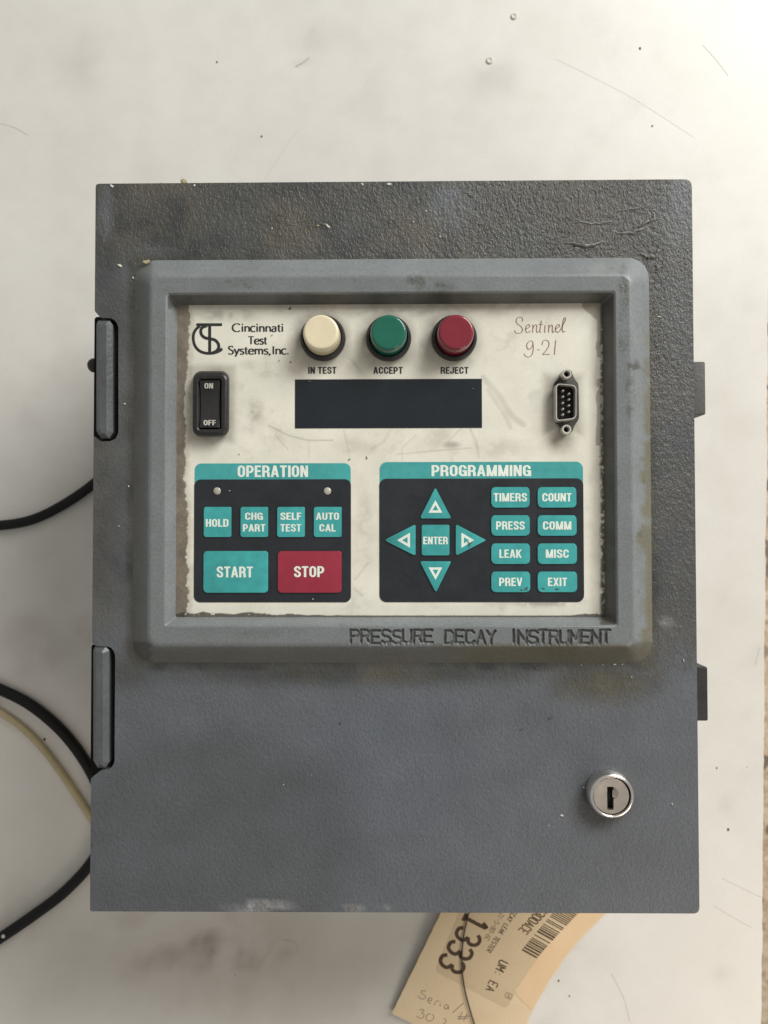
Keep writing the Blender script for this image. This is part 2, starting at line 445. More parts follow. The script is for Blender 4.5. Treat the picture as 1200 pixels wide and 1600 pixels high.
def glyph(ch):
    if not _GC:
        for k, (w_, sts) in _glyphs().items():
            polys = []
            for j, st in enumerate(sts):
                p = np.array(st); t = np.gradient(p, axis=0); t /= np.linalg.norm(t, axis=1)[:, None] + 1e-9
                closed = len(p) > 4 and np.allclose(p[0], p[-1])
                if closed: t[0] = t[-1] = (t[0] + t[-1]) / np.linalg.norm(t[0] + t[-1])
                wd = SV * np.abs(t[:, 1]) ** 2 + SH * np.abs(t[:, 0]) ** 2
                if len(p) == 2 and abs(t[0, 0]) > .05 and abs(t[0, 1]) > .05: wd[:] = SV * .92
                n = np.stack([-t[:, 1], t[:, 0]], 1) * wd[:, None] / 2
                a, b = p + n, p - n
                for i in range(len(p) - 1):
                    q = [tuple(b[i]), tuple(b[i + 1]), tuple(a[i + 1]), tuple(a[i])]
                    q = _clip(_clip(q, 0, 1), 1, -1)
                    if len(q) > 2: polys.append((j, q))
            _GC[k] = (w_, polys)
    return _GC[ch]
def text_px(mb, text, cx, cy, wpx, hpx, z, mat, gap=.085):
    tot = sum(glyph(c)[0] if c != ' ' else .22 for c in text) + gap * (len(text) - 1)
    k = wpx / tot; x = cx - wpx / 2
    for c in text:
        if c == ' ': x += (.22 + gap) * k; continue
        w_, polys = glyph(c)
        for j, q in polys:
            q = np.array(q); W = P(x + q[:, 0] * k, cy + hpx * (.5 - q[:, 1]), z + j * 9e-6)
            if np.cross(W[1] - W[0], W[2] - W[1])[2] < 0: W = W[::-1]
            mb.add(W, [tuple(range(len(W)))], mat)
        x += (w_ + gap) * k

# thin typed characters for the stock label and the switch: single strokes
def typed(mb, text, cx, cy, wpx, hpx, wd, mat, ang=0.0, zf=None, skew=0.0):
    adv = wpx / (len(text) - .3); c, s = math.cos(ang), math.sin(ang)
    for i, ch in enumerate(text):
        for st in GL.get(ch, []):
            pts = []
            for a, b in st:
                x = -wpx / 2 + i * adv + a / 4 * adv * .70 ; y = hpx * (.5 - b / 6); x += skew * y
                pts.append((cx + x * c - y * s, cy + x * s + y * c))
            pts = np.array(pts); t = np.linspace(0, len(pts) - 1, 2 * len(pts) - 1)
            pts = np.stack([np.interp(t, range(len(pts)), pts[:, k]) for k in (0, 1)], 1)
            ribbon(mb, pts, wd, 0, mat, zf)
GL = {}

def grid_cut(bm, step, x0, x1, y0, y1):        # even cuts so that stains can follow the surface
    for a, b, k in ((x0, x1, 0), (y0, y1, 1)):
        n = int((b - a) / step)
        for i in range(1, n):
            co = [0, 0, 0]; no = [0, 0, 0]; co[k] = a + (b - a) * i / n; no[k] = 1
            bmesh.ops.bisect_plane(bm, geom=bm.verts[:] + bm.edges[:] + bm.faces[:], plane_co=co, plane_no=no, dist=1e-6)

# ================================================================== THE SETTING
# floor far below the worktop
fm = MB(); fm.add([(-2, -2, -0.75), (2.5, -2, -0.75), (2.5, 2, -0.75), (-2, 2, -0.75)], [(0, 1, 2, 3)], 'floor')
fl = fm.build('floor', smooth=False); fl['kind'] = 'structure'

# worktop
e0 = P(1205, 0, 0.0); e1 = P(1189, 1600, 0.0)
sl = (e0[0] - e1[0]) / (e0[1] - e1[1])
ex = lambda y: e1[0] + sl * (y - e1[1])
bm = bmesh.new()
YT, YB, XL = 0.62, -0.55, -0.55
ys = np.linspace(YB, YT, 293); xs = np.linspace(0, 1, 220)
gy, gx = np.meshgrid(ys, xs, indexing='ij')
right = ex(gy) + 0.0009 * (vnoise(gy * 55, gy * 0 + 3) - 0.5) + 0.0005 * (vnoise(gy * 240, gy * 0 + 9) - 0.5)
X = XL + gx * (right - XL)
V = [(X[i, j], gy[i, j], 0) for i in range(len(ys)) for j in range(len(xs))]
nx = len(xs); Fc = [(i * nx + j, i * nx + j + 1, (i + 1) * nx + j + 1, (i + 1) * nx + j) for i in range(len(ys) - 1) for j in range(nx - 1)]
tb = MB(); tb.add(V, Fc, 'laminate')
def table_attr(me, W):
    px, py = unP(W)
    n1 = fbm(px, py, 120, 5); n2 = fbm(px + 900, py - 300, 45, 4)
    base = np.array((0.72, 0.700, 0.650)) * np.ones((len(W), 1))
    st = 0.34 * blob(px, py, 390, 1500, 380, 130, 0.9) * (0.6 + 0.6 * n2)  # brown dirt, plus the cabinet's shadow deepened in the table colour
    for cx, cy, rx, ry, am in ((320, 1480, 170, 70, .62), (480, 1500, 130, 60, .45), (240, 1440, 120, 60, .4), (640, 1480, 60, 80, .4),
                               (60, 1010, 120, 60, .2), (500, 60, 60, 40, .16), (770, 130, 60, 50, .12), (130, 90, 60, 90, .14),
                               (60, 560, 90, 60, .10), (470, 95, 22, 8, .18), (1135, 1255, 14, 18, .10), (40, 1420, 120, 90, .2),
                               (1130, 1520, 25, 18, .15), (900, 1480, 25, 8, .12), (560, 1560, 160, 60, .25)):
        st = np.maximum(st, am * blob(px, py, cx, cy, rx, ry, 0.9) * (0.35 + 1.0 * sst(.35, .7, 0.5 * n1 + 0.5 * n2)))
    st += 0.06 * sst(.5, .72, n2) * sst(.42, .7, n1)
    st = np.clip(st, 0, 1)[:, None]
    rgb = base * (1 - st) + np.array((0.20, 0.155, 0.11)) * st
    warm = sst(800, 1150, px) * 0.5
    rgb = rgb * (1 + warm[:, None] * np.array((0.015, 0.0, -0.012)))
    setcol(me, rgb)
table = thing('worktop', 'white stained laminate worktop under the grey test cabinet', 'worktop', (0, 0, 0))
top = tb.build('laminate_top', table, attrs=table_attr)
sk = MB()
edge = [(XL, YB), (float(ex(YB)), YB)] + [(float(right[i, -1]), ys[i]) for i in range(0, len(ys), 2)] + [(XL, YT)]
slab(sk, edge, -0.030, -0.0012, 'edge'); sk.build('core_board', table, smooth=False)
# scratches, drips and flecks on the laminate
def marks(pts, wd, mat):
    mb = MB(); ribbon(mb, catmull(pts, 6), wd, 0.00012, mat); return mb
a = Mat('scratch_grey'); MT['scr'] = a.out((0.50, 0.465, 0.41, 1), 0.5)
a = Mat('scratch_pale'); MT['scr2'] = a.out((0.64, 0.61, 0.555, 1), 0.5)
for pts, wd, mt in (([(466, 202), (448, 226), (430, 255), (414, 280)], 1.1, 'scr2'), ([(462, 104), (474, 97), (483, 90)], 2.2, 'scr'),
                    ([(868, 92), (930, 122), (1000, 160), (1085, 215)], .4, 'scr2'), 
                    ([(1098, 70), (1118, 92), (1138, 118)], .7, 'scr2'), ([(0, 192), (25, 200), (45, 212)], 1.1, 'scr2'),
                    ([(1128, 1372), (1160, 1388), (1190, 1402)], .5, 'scr2'),
                    ([(1115, 1415), (1150, 1436), (1176, 1450)], .5, 'scr2'), ([(1180, 1040), (1184, 1025), (1188, 1012)], .8, 'scr2'),
                    ([(300, 1478), (318, 1476), (326, 1486), (336, 1492)], 1.2, 'scr'), ([(440, 1468), (462, 1474), (466, 1486)], 1.1, 'scr'),
                    ([(955, 1520), (975, 1560), (984, 1596)], .8, 'scr2')):
    marks(pts, wd, mt).build('scratch', table, smooth=False)
for x, y, r in ((803, 26, 4.2), (765, 95, 4.6)):
    mb = MB(); c = P(x, y, 0.0); s = r / 2.55e3
    lathe(mb, c[0], c[1], [(s * 1.25, 0.0001), (s * 1.1, 0.0006), (s * 0.85, 0.0008), (s * 0.6, 0.0004)], 'laminate', 20)
    o = mb.build('dried_drip', table); setcol(o.data, (0.66, 0.63, 0.57))
for x, y, r in ((339, 97, 1.6), (409, 213, 1.4), (1000, 76, 2.0), (1138, 1296, 1.7), (1120, 1200, 1.1), (873, 1532, 1.5), (890, 1556, 1.0), (1019, 197, 1.3), (70, 1155, 2)):
    mb = MB(); pts = [(x + r * (0.6 + 0.6 * random.random()) * math.cos(t), y + r * 1.3 * (0.6 + 0.6 * random.random()) * math.sin(t)) for t in np.linspace(0, 5.6, 7)]
    slab(mb, poly_px(pts, 0), 0.0, 0.0003, 'fleck'); mb.build('dirt_fleck', table, smooth=False)

# ================================================================== THE TEST CABINET
cab = thing('leak_tester', 'grey steel pressure decay test cabinet with cream control panel and keylock', 'test instrument', (0.0, 0.0, 0.0))
def lab(o, s): o['label'] = s; return o

# ---- cabinet body (below the door)
bx = MB(); slab(bx, rrect(-0.122, -0.1555, 0.127, 0.1555, 0.004, 4), 0.0, ZD - 0.0185, 'grey', 0.001, 2)
bx.build('cabinet_body', cab)

# ---- door with hinge cut-outs
lx = lambda y: 149.5 - 9.0 * (y - 287) / 1137
dpts = [(149.5, 287), (lx(486), 486), (157, 496.5), (176, 497), (185, 507), (185, 680), (177, 689), (157, 690), (lx(683), 681),
        (lx(1003), 1003), (150, 1010), (172, 1010), (180, 1020), (179, 1192), (172, 1202), (158, 1204), (lx(1216), 1216),
        (140.5, 1424), (1093, 1427.5), (1081, 280)]
rad = [5, 2, 3, 3, 5, 5, 5, 3, 2, 2, 3, 3, 5, 5, 3, 3, 2, 3, 9, 11]
dout = poly_px(round_corners(dpts, rad, 4), ZD)
db = MB(); slab(db, dout, ZD - 0.018, ZD, 'door', 0.0014, 3)
bm = bmesh.new(); vs = [bm.verts.new(p) for p in db.v]
for f in db.f: bm.faces.new([vs[i] for i in f])
grid_cut(bm, 0.0020, -0.135, 0.135, -0.165, 0.165)
# a few shallow dents and dried ridges in the paint
bm.verts.ensure_lookup_table()
dm = MB(); dm.addbm(bm, 'door')
def door_attr(me, W):
    px, py = unP(W)
    n1 = fbm(px, py, 90, 5); n2 = fbm(px + 500, py + 70, 30, 4); n3 = fbm(px * 0.35 - 90, py + 40, 60, 4)
    slate = np.array((0.110, 0.118, 0.129)); olive = np.array((0.047, 0.046, 0.032)); brown = np.array((0.068, 0.055, 0.037))
    rgb = slate * (0.92 + 0.16 * n1[:, None])
    rgb = rgb * np.ones((len(W), 1))
    top_ = 1 - sst(370, 520, py + 60 * (n1 - 0.5))
    left_ = (1 - sst(165, 235, px + 40 * (n1 - 0.5))) * (1 - sst(900, 1060, py))
    right_ = sst(1000, 1030, px) * (1 - sst(900, 1080, py)) * 0.55
    g = np.clip(np.maximum(np.maximum(top_, left_ * 0.8), right_), 0, 1)
    # wiped, cleaner patches
    for cx, cy, rx, ry in ((705, 325, 42, 40), (1060, 330, 40, 80), (165, 330, 14, 60), (240, 420, 60, 40)):
        g = g * (1 - 0.8 * blob(px, py, cx, cy, rx, ry, 0.5))
    ud = blob(px, py, 560, 1052, 380, 26, 0.9) * (0.4 + 0.9 * n2)
    ud = np.maximum(ud, blob(px, py, 945, 1065, 105, 42, 0.8) * (0.5 + 0.8 * n2))
    ud = np.maximum(ud, 0.6 * blob(px, py, 195, 1050, 60, 40, 0.9))
    ud = np.maximum(ud, blob(px, py, 942, 1250, 52, 52, 0.7) * 0.75 * (0.4 + n2))
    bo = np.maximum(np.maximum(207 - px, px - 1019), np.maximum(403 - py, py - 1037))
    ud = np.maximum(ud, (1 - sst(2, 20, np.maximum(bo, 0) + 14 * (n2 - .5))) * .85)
    g = np.maximum(g * (0.55 + 0.6 * n1), ud)
    g = np.clip(g, 0, 1)[:, None]
    rgb = rgb * (1 - 0.9 * g) + (olive * (0.35 + 0.7 * sst(.25, .7, n2)[:, None]) + brown * 0.55 * sst(.4, .7, n1)[:, None]) * 0.9 * g
    # faint dark reflection in the lower left, painted into the colour
    refl_ = blob(px, py, 330, 1320, 260, 190, 0.25) * 0.22 * (0.7 + 0.6 * n3)
    rgb = rgb * (1 - refl_[:, None] * np.array((0.85, 0.9, 1.0)))
    bl = blob(px, py, 620, 1200, 200, 190, 0.7) * 0.06
    rgb = rgb * (1 + bl[:, None] * np.array((-0.3, 0.2, 0.9)))
    # scuffed paint along the lower rim
    sc = np.maximum(blob(px, py, 408, 1418, 62, 13, 0.7), 0.6 * blob(px, py, 575, 1420, 55, 8, 0.7)) * sst(.35, .6, n2)
    sc = np.maximum(sc, 0.5 * blob(px, py, 1042, 972, 16, 10, 0.7))
    rgb = rgb * (1 - sc[:, None]) + 0.30 * sc[:, None]
    setcol(me, rgb)
    cr = 0.9 * sst(560, 840, px) * (1 - sst(1000, 1060, px + 30 * n2)) * (1 - sst(395, 420, py))
    cr = np.maximum(cr, 0.35 * (1 - sst(400, 440, py)))
    cr = np.maximum(cr, 0.95 * sst(1010, 1022, px) * (1 - sst(1040, 1085, px + 20 * n2)) * (1 - sst(520, 720, py)))
    cr = np.maximum(cr, 0.5 * sst(1012, 1025, px) * (1 - sst(1000, 1100, py)) * (0.5 + n2))
    cr = np.maximum(cr, 0.35 * blob(px, py, 945, 1065, 105, 42, 0.8))
    cr = np.maximum(cr, 0.6 * sc)
    setf(me, 'crust', np.clip(cr * (0.55 + 0.7 * n1), 0, 1))
door = dm.build('door', cab, angle=50, attrs=door_attr)
lab(door, 'grey wrinkle painted door with oily grime along its top')

# ---- raised bezel round the window, with the stamped line of text in its lower rail
GL.update({'P': [[(0, 0), (0, 6)], [(0, 6), (3, 6), (4, 5.2), (4, 3.8), (3, 3), (0, 3)]],
      'R': [[(0, 0), (0, 6)], [(0, 6), (3, 6), (4, 5.2), (4, 3.8), (3, 3), (0, 3)], [(2, 3), (4, 0)]],
      'E': [[(4, 6), (0, 6), (0, 0), (4, 0)], [(0, 3), (3.2, 3)]],
      'S': [[(4, 5.2), (3, 6), (1, 6), (0, 5.2), (0, 4), (1, 3.2), (3, 2.8), (4, 2), (4, .8), (3, 0), (1, 0), (0, .8)]],
      'U': [[(0, 6), (0, 1), (1, 0), (3, 0), (4, 1), (4, 6)]],
      'D': [[(0, 0), (0, 6), (2.6, 6), (4, 4.6), (4, 1.4), (2.6, 0), (0, 0)]],
      'C': [[(4, 5), (3, 6), (1, 6), (0, 5), (0, 1), (1, 0), (3, 0), (4, 1)]],
      'A': [[(0, 0), (2, 6), (4, 0)], [(.8, 2.2), (3.2, 2.2)]],
      'Y': [[(0, 6), (2, 3), (4, 6)], [(2, 3), (2, 0)]],
      'I': [[(3, 0), (3, 6)]],
      'N': [[(0, 0), (0, 6), (4, 0), (4, 6)]],
      'T': [[(0, 6), (4, 6)], [(2, 6), (2, 0)]],
      'M': [[(0, 0), (0, 6), (2, 2), (4, 6), (4, 0)]],
      'L': [[(0, 6), (0, 0), (4, 0)]], 'K': [[(0, 0), (0, 6)], [(4, 6), (0, 2.4)], [(1.4, 3.6), (4, 0)]], 'O': [[(1, 0), (0, 1), (0, 5), (1, 6), (3, 6), (4, 5), (4, 1), (3, 0), (1, 0)]],
      'F': [[(0, 0), (0, 6), (4, 6)], [(0, 3), (3.2, 3)]], ':': [[(1.6, 1), (2.4, 1)], [(1.6, 4), (2.4, 4)]], '-': [[(.6, 3), (3.4, 3)]],
      '0': [[(1, 0), (0, 1), (0, 5), (1, 6), (3, 6), (4, 5), (4, 1), (3, 0), (1, 0)]], '1': [[(.8, 5), (2, 6), (2, 0)], [(.8, 0), (3.2, 0)]], '2': [[(0, 5), (1, 6), (3, 6), (4, 5), (4, 3.8), (0, 0), (4, 0)]],
      '3': [[(0, 5.2), (1, 6), (3, 6), (4, 5), (3, 3.2), (1.6, 3.2)], [(3, 3.2), (4, 1.6), (3, 0), (1, 0), (0, .8)]], '5': [[(4, 6), (.3, 6), (0, 3.4), (3, 3.6), (4, 2.4), (4, 1), (3, 0), (1, 0), (0, .8)]],
      '6': [[(3.6, 6), (1, 5), (0, 3), (0, 1), (1, 0), (3, 0), (4, 1), (4, 2.4), (3, 3.4), (0, 2.6)]], '8': [[(1, 3.2), (0, 4.4), (1, 6), (3, 6), (4, 4.4), (3, 3.2), (1, 3.2), (0, 1.6), (1, 0), (3, 0), (4, 1.6), (3, 3.2)]]})
ZB = ZD + 0.0078
stamp = []
msg = 'PRESSURE DECAY INSTRUMENT'
adv = (953 - 548 - 12.6) / (len(msg) - 1)
for i, ch in enumerate(msg):
    if ch == ' ': continue
    ox = 548 + i * adv + random.uniform(-.4, .4); oy = 1004.5 + random.uniform(-.7, .7); k = 13.2 / 4 * (1 + random.uniform(-.04, .04)); ky = 19.5 / 6; sh = random.uniform(-.03, .03)
    for st in GL[ch]:
        stamp.append([tuple(P(ox + k * a + sh * b * ky, oy - ky * b, ZB)[:2]) for a, b in st])

def bezel_build():
    rings = [(WR(207, 403, 1018.5, 1037, ZD), 34, ZD - 0.0004), (WR(233.5, 430, 989, 1008, ZB), 15, ZB),
             (WR(259, 457, 963, 978, ZB), 4, ZB), (WR(277, 477, 941.5, 962.5, ZD + 0.001), 2.5, ZD - 0.0002)]
    # points along the perimeter, the same parameter on every ring
    nb, ns, nt, nc = 1150, 260, 330, 10
    def loop(r, rad, z):
        x0, y0, x1, y1 = r; rr = rad / 3500.
        out = []
        def side(a, b, n):
            t = np.arange(n)[:, None] / n; out.append(np.array(a) * (1 - t) + np.array(b) * t)
        def arc(cx, cy, a0):
            t = np.radians(a0 + 90 * np.arange(nc) / nc); out.append(np.stack([cx + rr * np.cos(t), cy + rr * np.sin(t)], 1))
        side((x0 + rr, y0), (x1 - rr, y0), nb); arc(x1 - rr, y0 + rr, 270)
        side((x1, y0 + rr), (x1, y1 - rr), ns); arc(x1 - rr, y1 - rr, 0)
        side((x1 - rr, y1), (x0 + rr, y1), nt); arc(x0 + rr, y1 - rr, 90)
        side((x0, y1 - rr), (x0, y0 + rr), ns); arc(x0 + rr, y0 + rr, 180)
        q = np.concatenate(out); return np.concatenate([q, np.full((len(q), 1), z)], 1)
    L = [loop(*q) for q in rings]
    rows = [L[0]]
    def lerp(a, b, t): return a * (1 - t) + b * t
    e = 0.14
    rows += [lerp(L[0], L[1], t) for t in (.04, .25, .5, .75)]
    def fil(a, b, c, ea, eb, n=5):
        p = lerp(b, a, ea); q = lerp(b, c, eb)
        return [(1 - t) ** 2 * p + 2 * t * (1 - t) * b + t * t * q for t in np.linspace(0, 1, n)]
    rows += fil(L[0], L[1], L[2], .20, .14)
    rows += [lerp(L[1], L[2], t) for t in np.linspace(.17, .90, 38)]
    rows += fil(L[1], L[2], L[3], .07, .14)
    rows += [lerp(L[2], L[3], t) for t in (.35, .6, .85, 1)]
    A = np.stack(rows)                       # rows x perimeter x 3
    sel = A[:, :nb + 5]
    m = sel[..., 2] > ZB - 0.0006
    X, Y = sel[..., 0][m], sel[..., 1][m]
    d = np.full(X.shape, 1.0)
    for s in stamp: d = np.minimum(d, seg_dist(X, Y, s))
    d += 0.00008 * (fbm(X * 1e4, Y * 1e4, 6, 2) - 0.5) * 4
    dz = -0.00095 * (1 - sst(0.00036, 0.00070, d)) + 0.00006 * np.exp(-((d - 0.00084) / 0.00020) ** 2)
    zz = sel[..., 2]; zz[m] += dz; sel[..., 2] = zz
    depth = np.zeros(A.shape[:2]); dd = depth[:, :nb + 5]; dd[m] = 1 - sst(0.00040, 0.00068, d)
    nr, npm = A.shape[:2]
    V = A.reshape(-1, 3)
    Fc = []
    for i in range(nr - 1):
        a = i * npm; b = (i + 1) * npm
        Fc += [(a + j, a + (j + 1) % npm, b + (j + 1) % npm, b + j) for j in range(npm)]
    mb = MB(); mb.v = [tuple(p) for p in V]; mb.f = Fc; mb.slot('bezel'); mb.m = [0] * len(Fc)
    dflat = depth.ravel()
    def attr(me, W):
        px, py = unP(W)
        n1 = fbm(px, py, 70, 5); n2 = fbm(px + 300, py + 900, 22, 4)
        rgb = np.array((0.188, 0.203, 0.204)) * (0.92 + 0.16 * n1[:, None])
        g = sst(1000, 1010, px + 40 * (n2 - .5)) * sst(430, 640, py) * 0.75
        g = np.maximum(g, sst(1006, 1011, py + 6 * (n2 - .5)) * sst(640, 760, px) * 0.85)
        g = np.maximum(g, sst(1010, 1020, py) * 0.35)
        g = np.maximum(g, 0.35 * (1 - sst(215, 232, px)))
        g = np.clip(g * (0.7 + 0.5 * n1), 0, 1)[:, None]
        rgb = rgb * (1 - g) + np.array((0.140, 0.122, 0.066)) * g
        rgb = rgb * np.where(W[:, 2] > ZB - 0.0003, 0.90, 1.03)[:, None]  # flat top darker, slopes lighter: light contrast put into the colour
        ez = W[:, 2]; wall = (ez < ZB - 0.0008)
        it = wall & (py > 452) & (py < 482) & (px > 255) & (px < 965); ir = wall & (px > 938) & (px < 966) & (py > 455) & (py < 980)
        grime_shade = (it | ir) * (0.55 + 0.4 * n2)  # grime plus painted shade on the walls turned from the light
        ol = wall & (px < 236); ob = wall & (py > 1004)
        grime_shade = np.maximum(grime_shade, (ol * 0.34 + ob * 0.48) * (0.6 + 0.6 * n1))[:, None]
        rgb = rgb * (1 - grime_shade) + np.array((0.060, 0.056, 0.044)) * grime_shade
        # dark smears
        s = np.zeros(len(W)); cr = np.zeros(len(W))
        for cx, cy, rx, ry, am in ((680, 450, 34, 12, .55), (652, 438, 22, 9, .6), (662, 447, 14, 12, .5), (975, 440, 12, 26, .6), (976, 520, 12, 80, .45), (985, 620, 10, 60, .4), (380, 442, 50, 12, .25), (990, 575, 14, 14, .7),
                                   (420, 990, 60, 10, .15), (225, 412, 12, 7, .8)):
            k = am * blob(px, py, cx, cy, rx, ry, 0.7) * sst(.3, .6, n2); s = np.maximum(s, k); cr = np.maximum(cr, k)
        s = np.maximum(s, 0.75 * dflat)
        rgb = rgb * (1 - 0.75 * s[:, None]) + np.array((0.05, 0.046, 0.036)) * 0.75 * s[:, None]
        pale = blob(px, py, 955, 418, 70, 14, .8) * sst(.4, .65, n2) * 0.35
        rgb = rgb * (1 - pale[:, None]) + np.array((0.30, 0.29, 0.25)) * pale[:, None]
        setcol(me, rgb); setf(me, 'crust', np.clip(cr, 0, 1) * 0.9)
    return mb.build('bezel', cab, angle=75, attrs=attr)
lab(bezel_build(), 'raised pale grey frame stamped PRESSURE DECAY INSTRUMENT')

# ---- cream control panel
ZP = ZD + 0.0009
def panel_build():
    x0, y0, x1, y1 = WR(274, 473, 945, 966, ZP)
    nx, ny = 560, 420
    xs = np.linspace(x0, x1, nx); ys = np.linspace(y0, y1, ny)
    gx, gy = np.meshgrid(xs, ys)
    px, py = unP(np.stack([gx, gy, np.full_like(gx, ZP)], -1))
    n1 = fbm(px, py, 60, 5); n2 = fbm(px + 300, py + 100, 16, 5); n3 = fbm(px - 70, py + 600, 140, 4); n4 = fbm(px, py, 5, 3)
    cream = np.array(lin(226, 223, 208)[:3])
    rgb = cream * (0.93 + 0.12 * n3[..., None]) * np.ones(px.shape + (1,))
    def tint(rgb, m, c): return rgb * (1 - m[..., None]) + np.array(c) * m[..., None]
    # grey smudges
    sm = 0.20 * sst(.52, .75, n1) * sst(.4, .62, n2)
    for cx, cy, rx, ry, am in ((398, 642, 16, 26, .36), (395, 570, 30, 10, .16), (420, 585, 20, 8, .2), (705, 695, 18, 7, .38), (390, 668, 14, 14, .25),
                               (470, 545, 40, 36, .0), (780, 700, 60, 18, .15), (560, 700, 50, 18, .15), (570, 830, 18, 90, .18), (600, 800, 30, 100, .10), (640, 480, 330, 18, .32), (860, 500, 70, 30, .1), (350, 490, 60, 16, .35)):
        sm = np.maximum(sm, am * blob(px, py, cx, cy, rx, ry, .8) * (0.35 + 1.1 * sst(.3, .65, n2)))
    # rubbed-in dirt and painted shade round the switch, the buttons and the connector
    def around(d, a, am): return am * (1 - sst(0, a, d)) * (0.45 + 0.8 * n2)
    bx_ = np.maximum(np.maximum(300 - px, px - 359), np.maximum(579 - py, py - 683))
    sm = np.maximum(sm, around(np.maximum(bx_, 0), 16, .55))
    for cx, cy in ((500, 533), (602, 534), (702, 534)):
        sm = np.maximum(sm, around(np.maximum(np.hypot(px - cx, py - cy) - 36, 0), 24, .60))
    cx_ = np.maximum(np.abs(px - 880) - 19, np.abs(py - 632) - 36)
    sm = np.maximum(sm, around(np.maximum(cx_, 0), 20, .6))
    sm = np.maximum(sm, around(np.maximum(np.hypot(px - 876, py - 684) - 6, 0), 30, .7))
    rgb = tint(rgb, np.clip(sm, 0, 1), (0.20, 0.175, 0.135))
    # finger streaks
    for pts, wd, am in (([(755, 590), (780, 618), (800, 650), (818, 664)], 5, .32), ([(763, 610), (790, 650), (797, 668)], 4, .25), ([(420, 665), (450, 680), (480, 688), (520, 688)], 1.6, .4),
                        ([(735, 670), (745, 690), (748, 715)], 1.4, .35), ([(430, 680), (450, 702)], 1.3, .3), ([(620, 710), (660, 706), (735, 700)], 1.6, .3), ([(482, 690), (483, 715)], 1.2, .25),
                        ([(545, 560), (560, 575)], 1, .3), ([(537, 672), (545, 705)], 2, .2), ([(610, 672), (600, 690), (580, 702)], 3, .2), ([(555, 905), (575, 880)], 2, .25), ([(553, 920), (566, 930)], 2, .25),
                        ([(700, 690), (730, 660), (745, 700)], 1.5, .22), ([(630, 735), (628, 700), (650, 680)], 2, .2), ([(940, 480), (930, 600)], 3, .2)):
        d = seg_dist(px, py, pts)
        rgb = tint(rgb, am * (1 - sst(wd * .4, wd * 1.3, d)) * (0.5 + .8 * n2), (0.28, 0.26, 0.21))
    # brown residue along the rims where the film has lifted
    eL = px - 276; eR = 942 - px; eT = py - 477; eB = 962 - py
    wl = 13 + 12 * (fbm(px * 0 + 7, py, 70, 3) - 0.5) + 9 * (n2 - .5) + 5 * (n4 - .5) + 8 * (1 - sst(500, 560, py)) + 5 * sst(760, 900, py)
    mL = 1 - sst(-1.2, 1.2, eL - wl)
    mL2 = (1 - sst(0, 10, eL - wl - 2)) * 0.35
    lump = sst(.47, .53, fbm(px * 0 + 40, py, 26, 3) + 0.10)
    wr = 11 * lump + 5 * (n2 - .5) - 1 + 22 * (1 - sst(0, 26, eT)) - 9 * sst(700, 760, py)
    mR = (1 - sst(-1.2, 1.2, eR - wr)) * (0.55 + .4 * n2)
    mR2 = (1 - sst(2, 16, eR - 9)) * 0.34 * sst(.2, .6, n1)
    wb = (2.5 + 8 * (fbm(px, py * 0 + 3, 16, 4) - 0.45)) * (0.15 + 1.1 * (1 - sst(330, 560, px)) + 0.7 * sst(880, 930, px))
    mB = (1 - sst(-.8, .8, eB - wb)) * np.maximum(sst(.24, .34, n4), 1 - sst(1, 2.5, eB))
    mT = (1 - sst(0, 7, eT - 2 + 6 * (n2 - .5))) * .45
    rgb = tint(rgb, np.clip(np.maximum(mL2, np.maximum(mR2, mT)), 0, 1), (0.30, 0.25, 0.18))
    rc = np.array((0.150, 0.120, 0.088)) * (0.45 + 1.1 * n2[..., None]) * (0.8 + .4 * n4[..., None])
    mm = np.clip(np.maximum(mL * .92, mR * .8), 0, 1)
    rgb = rgb * (1 - mm[..., None]) + rc * mm[..., None]
    rgb = tint(rgb, mB * .9, (0.06, 0.05, 0.038))
    kL = (1 - sst(-3, 3, np.abs(eL - wl))) * sst(.40, .48, n4) * sst(600, 660, py)
    kR = (1 - sst(0, 5, eR - 3 * n2)) * sst(.36, .5, n4)
    rgb = tint(rgb, np.clip(np.maximum(kL, kR), 0, 1) * .85, (0.055, 0.048, 0.038))
    # grease near the EXIT key
    gk = blob(px, py, 850, 940, 70, 10, .8) * sst(.35, .55, n2) * .5
    rgb = tint(rgb, np.clip(gk, 0, 1), (0.12, 0.10, 0.08))
    V = np.stack([gx, gy, np.full_like(gx, ZP)], -1).reshape(-1, 3)
    Fc = [(i * nx + j, i * nx + j + 1, (i + 1) * nx + j + 1, (i + 1) * nx + j) for i in range(ny - 1) for j in range(nx - 1)]
    mb = MB(); mb.v = [tuple(p) for p in V]; mb.f = Fc; mb.slot('panel'); mb.m = [0] * len(Fc)
    cr = np.clip(np.maximum(mL * .5, np.maximum(mB, np.maximum(mR * .4, np.maximum(kL, kR)))), 0, 1)
    def attr(me, W): setcol(me, rgb.reshape(-1, 3)); setf(me, 'crust', cr.ravel())
    return mb.build('control_panel', cab, attrs=attr)
panel = panel_build(); lab(panel, 'cream overlay stained brown along its edges')
ZI = ZP + 0.00008                             # printed ink on the overlay

